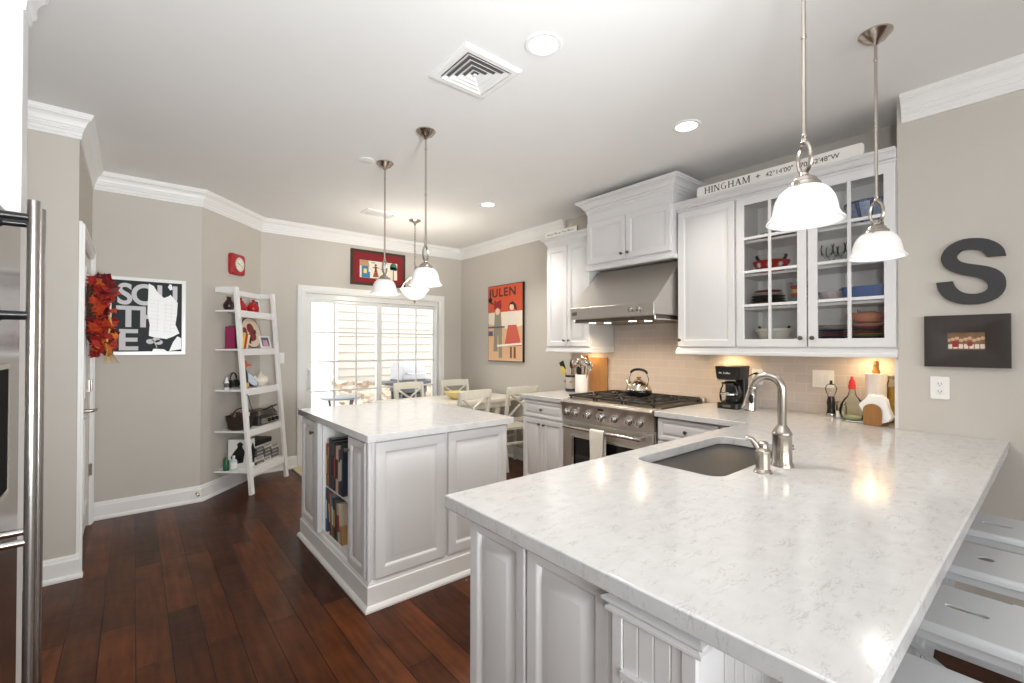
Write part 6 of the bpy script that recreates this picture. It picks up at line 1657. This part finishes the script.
# ------------------------------------------------------------------ refrigerator and its tall end panel
FXX = -.262
t = thing('refrigerator', 'stainless steel refrigerator with tall bar handles at the left edge of the photo', 'refrigerator', (-.65, 1.56, 0))
FA, FB, FM = 1.06, 1.992, 1.598
M['fridge'] = mat('satin_stainless', (188, 186, 184), .16, 1.0, bump=0.04, bscale=40, stretch=(40, 40, 1))
MB().box(-1.0, FXX - .045, FA + .005, FB - .005, .02, 1.725).build('body', colr('dark_steel', (1, 1, 1)), t, bevel=.004)
for y0, y1, hy in ((FA, FM - .003, 1.555), (FM + .003, FB, 1.645)):
    a = MB(); a.box(FXX - .04, FXX, y0, y1, .06, 1.732); dr = a.build('door', M['fridge'], t, bevel=.004)
    if y0 > 1.5:
        MB().box(FXX - .02, FXX + .003, 1.66, 1.815, .985, 1.31).build('dispenser_panel', colr('matte_black', (14, 14, 15), .8, spec=.1), dr, bevel=.002)
        MB().prism([(1.65, .97), (1.825, .97), (1.825, 1.325), (1.65, 1.325)], -.01, .005, frame((FXX, 0, 0), (0, 1, 0), (1, 0, 0)), [[(1.66, .985), (1.815, .985), (1.815, 1.31), (1.66, 1.31)]]).build('dispenser_bezel', M['chrome'], dr, bevel=.002)
    m = MB(); m.tube([(FXX + .078, hy, .30), (FXX + .078, hy, 1.716)], .0115, 18); h_ = m.build('bar_handle', M['steel_v'], dr)
    for z in (.36, .912, 1.445, 1.675):
        MB().lathe([(.014, 0), (.014, .01), (.0095, .016), (.0085, .07)], (FXX, hy, z), (1, 0, 0), 14).build('handle_bracket', M['black'] if z > 1 else M['chrome'], h_)
MB().box(-.98, FXX - .06, FA + .02, FB - .02, 0, .06).build('base_grille', M['black'], t)
t = thing('fridge_end_panel', 'tall white cabinet end panel topped with crown moulding beside the refrigerator', 'cabinet', (-.63, 2.08, 0), CABG)
MB().box(-1.0, -.263, 1.996, 2.088, 0, 2.52).build('panel', M['cab'], t, bevel=.002)
cab_crown([(-1.0, 1.996), (-.263, 1.996), (-.263, 2.088), (-1.0, 2.088)], 2.385, 2.525, .045, 'crown_moulding', t, -1)

# door mat
t = tag(MB().prism(rrect(1.36, 1.92, 5.0, 5.46, .02, 3), .001, .014).build('door_mat', colr('mat_straw', (214, 196, 160), .95, bump=.8, bscale=200, vary=.25, vscale=40), bevel=.003), 'straw coloured door mat on the floor by the patio door', 'mat')

# ------------------------------------------------------------------ outdoors
struct(MB().box(-.5, 9, 5.72, 14, -.12, -.04).build('ground_patio', M['concrete'], smooth=False))
t = thing('neighbor_house', 'cream clapboard house wall across the patio, seen through the sliding door', 'house', (5.4, 8.7, 0))
m = MB(); z = .5
pr = []
while z < 4.6:
    pr += [(0.0, z), (.03, z), (.03, z + .006), (.006, z + .145)]; z += .15
pr = [(o_, zz) for o_, zz in pr] + [(-.1, z), (-.1, .5)]
m.sweep([(2.85, 8.5), (7.9, 8.5)], pr, -1); m.build('clapboards', M['siding'], t, angle=20)
m = MB(); m.box(2.78, 2.87, 8.42, 8.6, .45, 4.6); m.build('corner_board', M['white'], t, bevel=.004)
m = MB()
rs = random.Random(5)
vs = []; fs = []; nx_, nz_ = 60, 12
for i in range(nx_ + 1):
    for j in range(nz_ + 1):
        x = 2.7 + 5.2 * i / nx_; f_ = j / nz_
        vs.append(V(x + rs.uniform(-.02, .02), 7.32 + 1.05 * f_ + rs.uniform(-.05, .05), -.05 + (.78 - .05 * (x - 2.8)) * f_ ** .8 + rs.uniform(-.03, .03)))
for i in range(nx_):
    for j in range(nz_): a = i * (nz_ + 1) + j; fs.append((a, a + nz_ + 1, a + nz_ + 2, a + 1))
b0 = len(vs); vs += [V(2.7, 8.4, -.1), V(7.9, 8.4, -.1)]
m.add(vs, fs); tag(m.build('rubble_bank', M['stone'], smooth=False), 'bank of tan rubble stones below the neighbouring house', 'stones', kind='stuff')
# white privacy fence at the left
t = thing('privacy_fence', 'white fence with a lattice top at the left beyond the sliding door', 'fence', (1.5, 11.5, 0))
m = MB()
for i in range(34): x = -1.2 + i * .12; m.box(x, x + .115, 11.5, 11.53, 0, 1.65)
m.build('boards', M['white'], t)
m = MB()
for i in range(42): x = -1.2 + i * .1; m.box(x, x + .03, 11.5, 11.52, 1.7, 2.3)
for i in range(7): m.box(-1.2, 2.9, 11.49, 11.515, 1.7 + i * .1, 1.73 + i * .1)
m.build('lattice', M['white'], t)
for i in range(3): x = -1.2 + i * 2.0; MB().box(x, x + .1, 11.46, 11.57, 0, 2.4).build('post', M['white'], t, bevel=.005)
# gas grill
gx, gy = 3.47, 6.85
t = thing('gas_grill', 'silver domed gas grill on the patio behind the sliding door', 'grill', (gx, gy, -.04))
m = MB()
hood = [(-.22, .82), (-.235, .92), (-.2, 1.03), (-.12, 1.1), (0, 1.125), (.12, 1.1), (.2, 1.03), (.235, .92), (.22, .82)]
m.prism([(x, z) for x, z in hood], -.21, .21, (V(gx, gy, 0), V(0, 1, 0), V(0, 0, 1), V(1, 0, 0))); m.build('lid', colr('silver_paint', (196, 198, 200), .4, metal=.2), t, bevel=.03)
MB().tube([(gx - .15, gy - .235, .93), (gx - .15, gy - .29, .93), (gx + .15, gy - .29, .93), (gx + .15, gy - .235, .93)], .012, 8).build('lid_handle', M['chrome'], t)
MB().box(gx - .22, gx + .22, gy - .24, gy + .24, .62, .82).build('firebox', colr('grill_grey', (90, 94, 100), .4), t, bevel=.02)
for s_ in (-1, 1): MB().box(gx + s_ * .36 - .13, gx + s_ * .36 + .13, gy - .22, gy + .22, .76, .80).build('side_shelf', colr('grill_grey', (1, 1, 1)), t, bevel=.01)
for s_ in (-.14, 0, .14): MB().lathe([(.03, 0), (.028, .03), (.002, .032)], (gx + s_, gy - .24, .72), (0, -1, 0), 14).build('burner_knob', M['black'], t)
for sx_ in (-.19, .19):
    for sy_ in (-.18, .18): MB().box(gx + sx_ - .02, gx + sx_ + .02, gy + sy_ - .02, gy + sy_ + .02, -.04, .63).build('leg', colr('grill_grey', (1, 1, 1)), t)
MB().box(gx - .2, gx + .2, gy - .2, gy + .2, .1, .6).build('cart', colr('grill_dark', (64, 66, 70), .5), t, bevel=.01)
# patio table
t = thing('patio_table', 'grey-blue round patio table beyond the sliding door, left of the grill', 'table', (2.3, 6.5, -.04))
MB().lathe([(.42, .62), (.44, .63), (.44, .645), (.42, .652), (.002, .653)], (2.27, 6.55, 0), n=40, sx=.62, sy=.62).build('table_top', colr('slate_glass', (150, 158, 164), .3), t)
for k in range(4):
    a = k * pi / 2 + .5; MB().tube([(2.27 + .22 * cos(a), 6.55 + .22 * sin(a), .625), (2.27 + .15 * cos(a), 6.55 + .15 * sin(a), .3), (2.27 + .24 * cos(a), 6.55 + .24 * sin(a), -.035)], .014, 8).build('leg', colr('grill_grey', (1, 1, 1)), t)
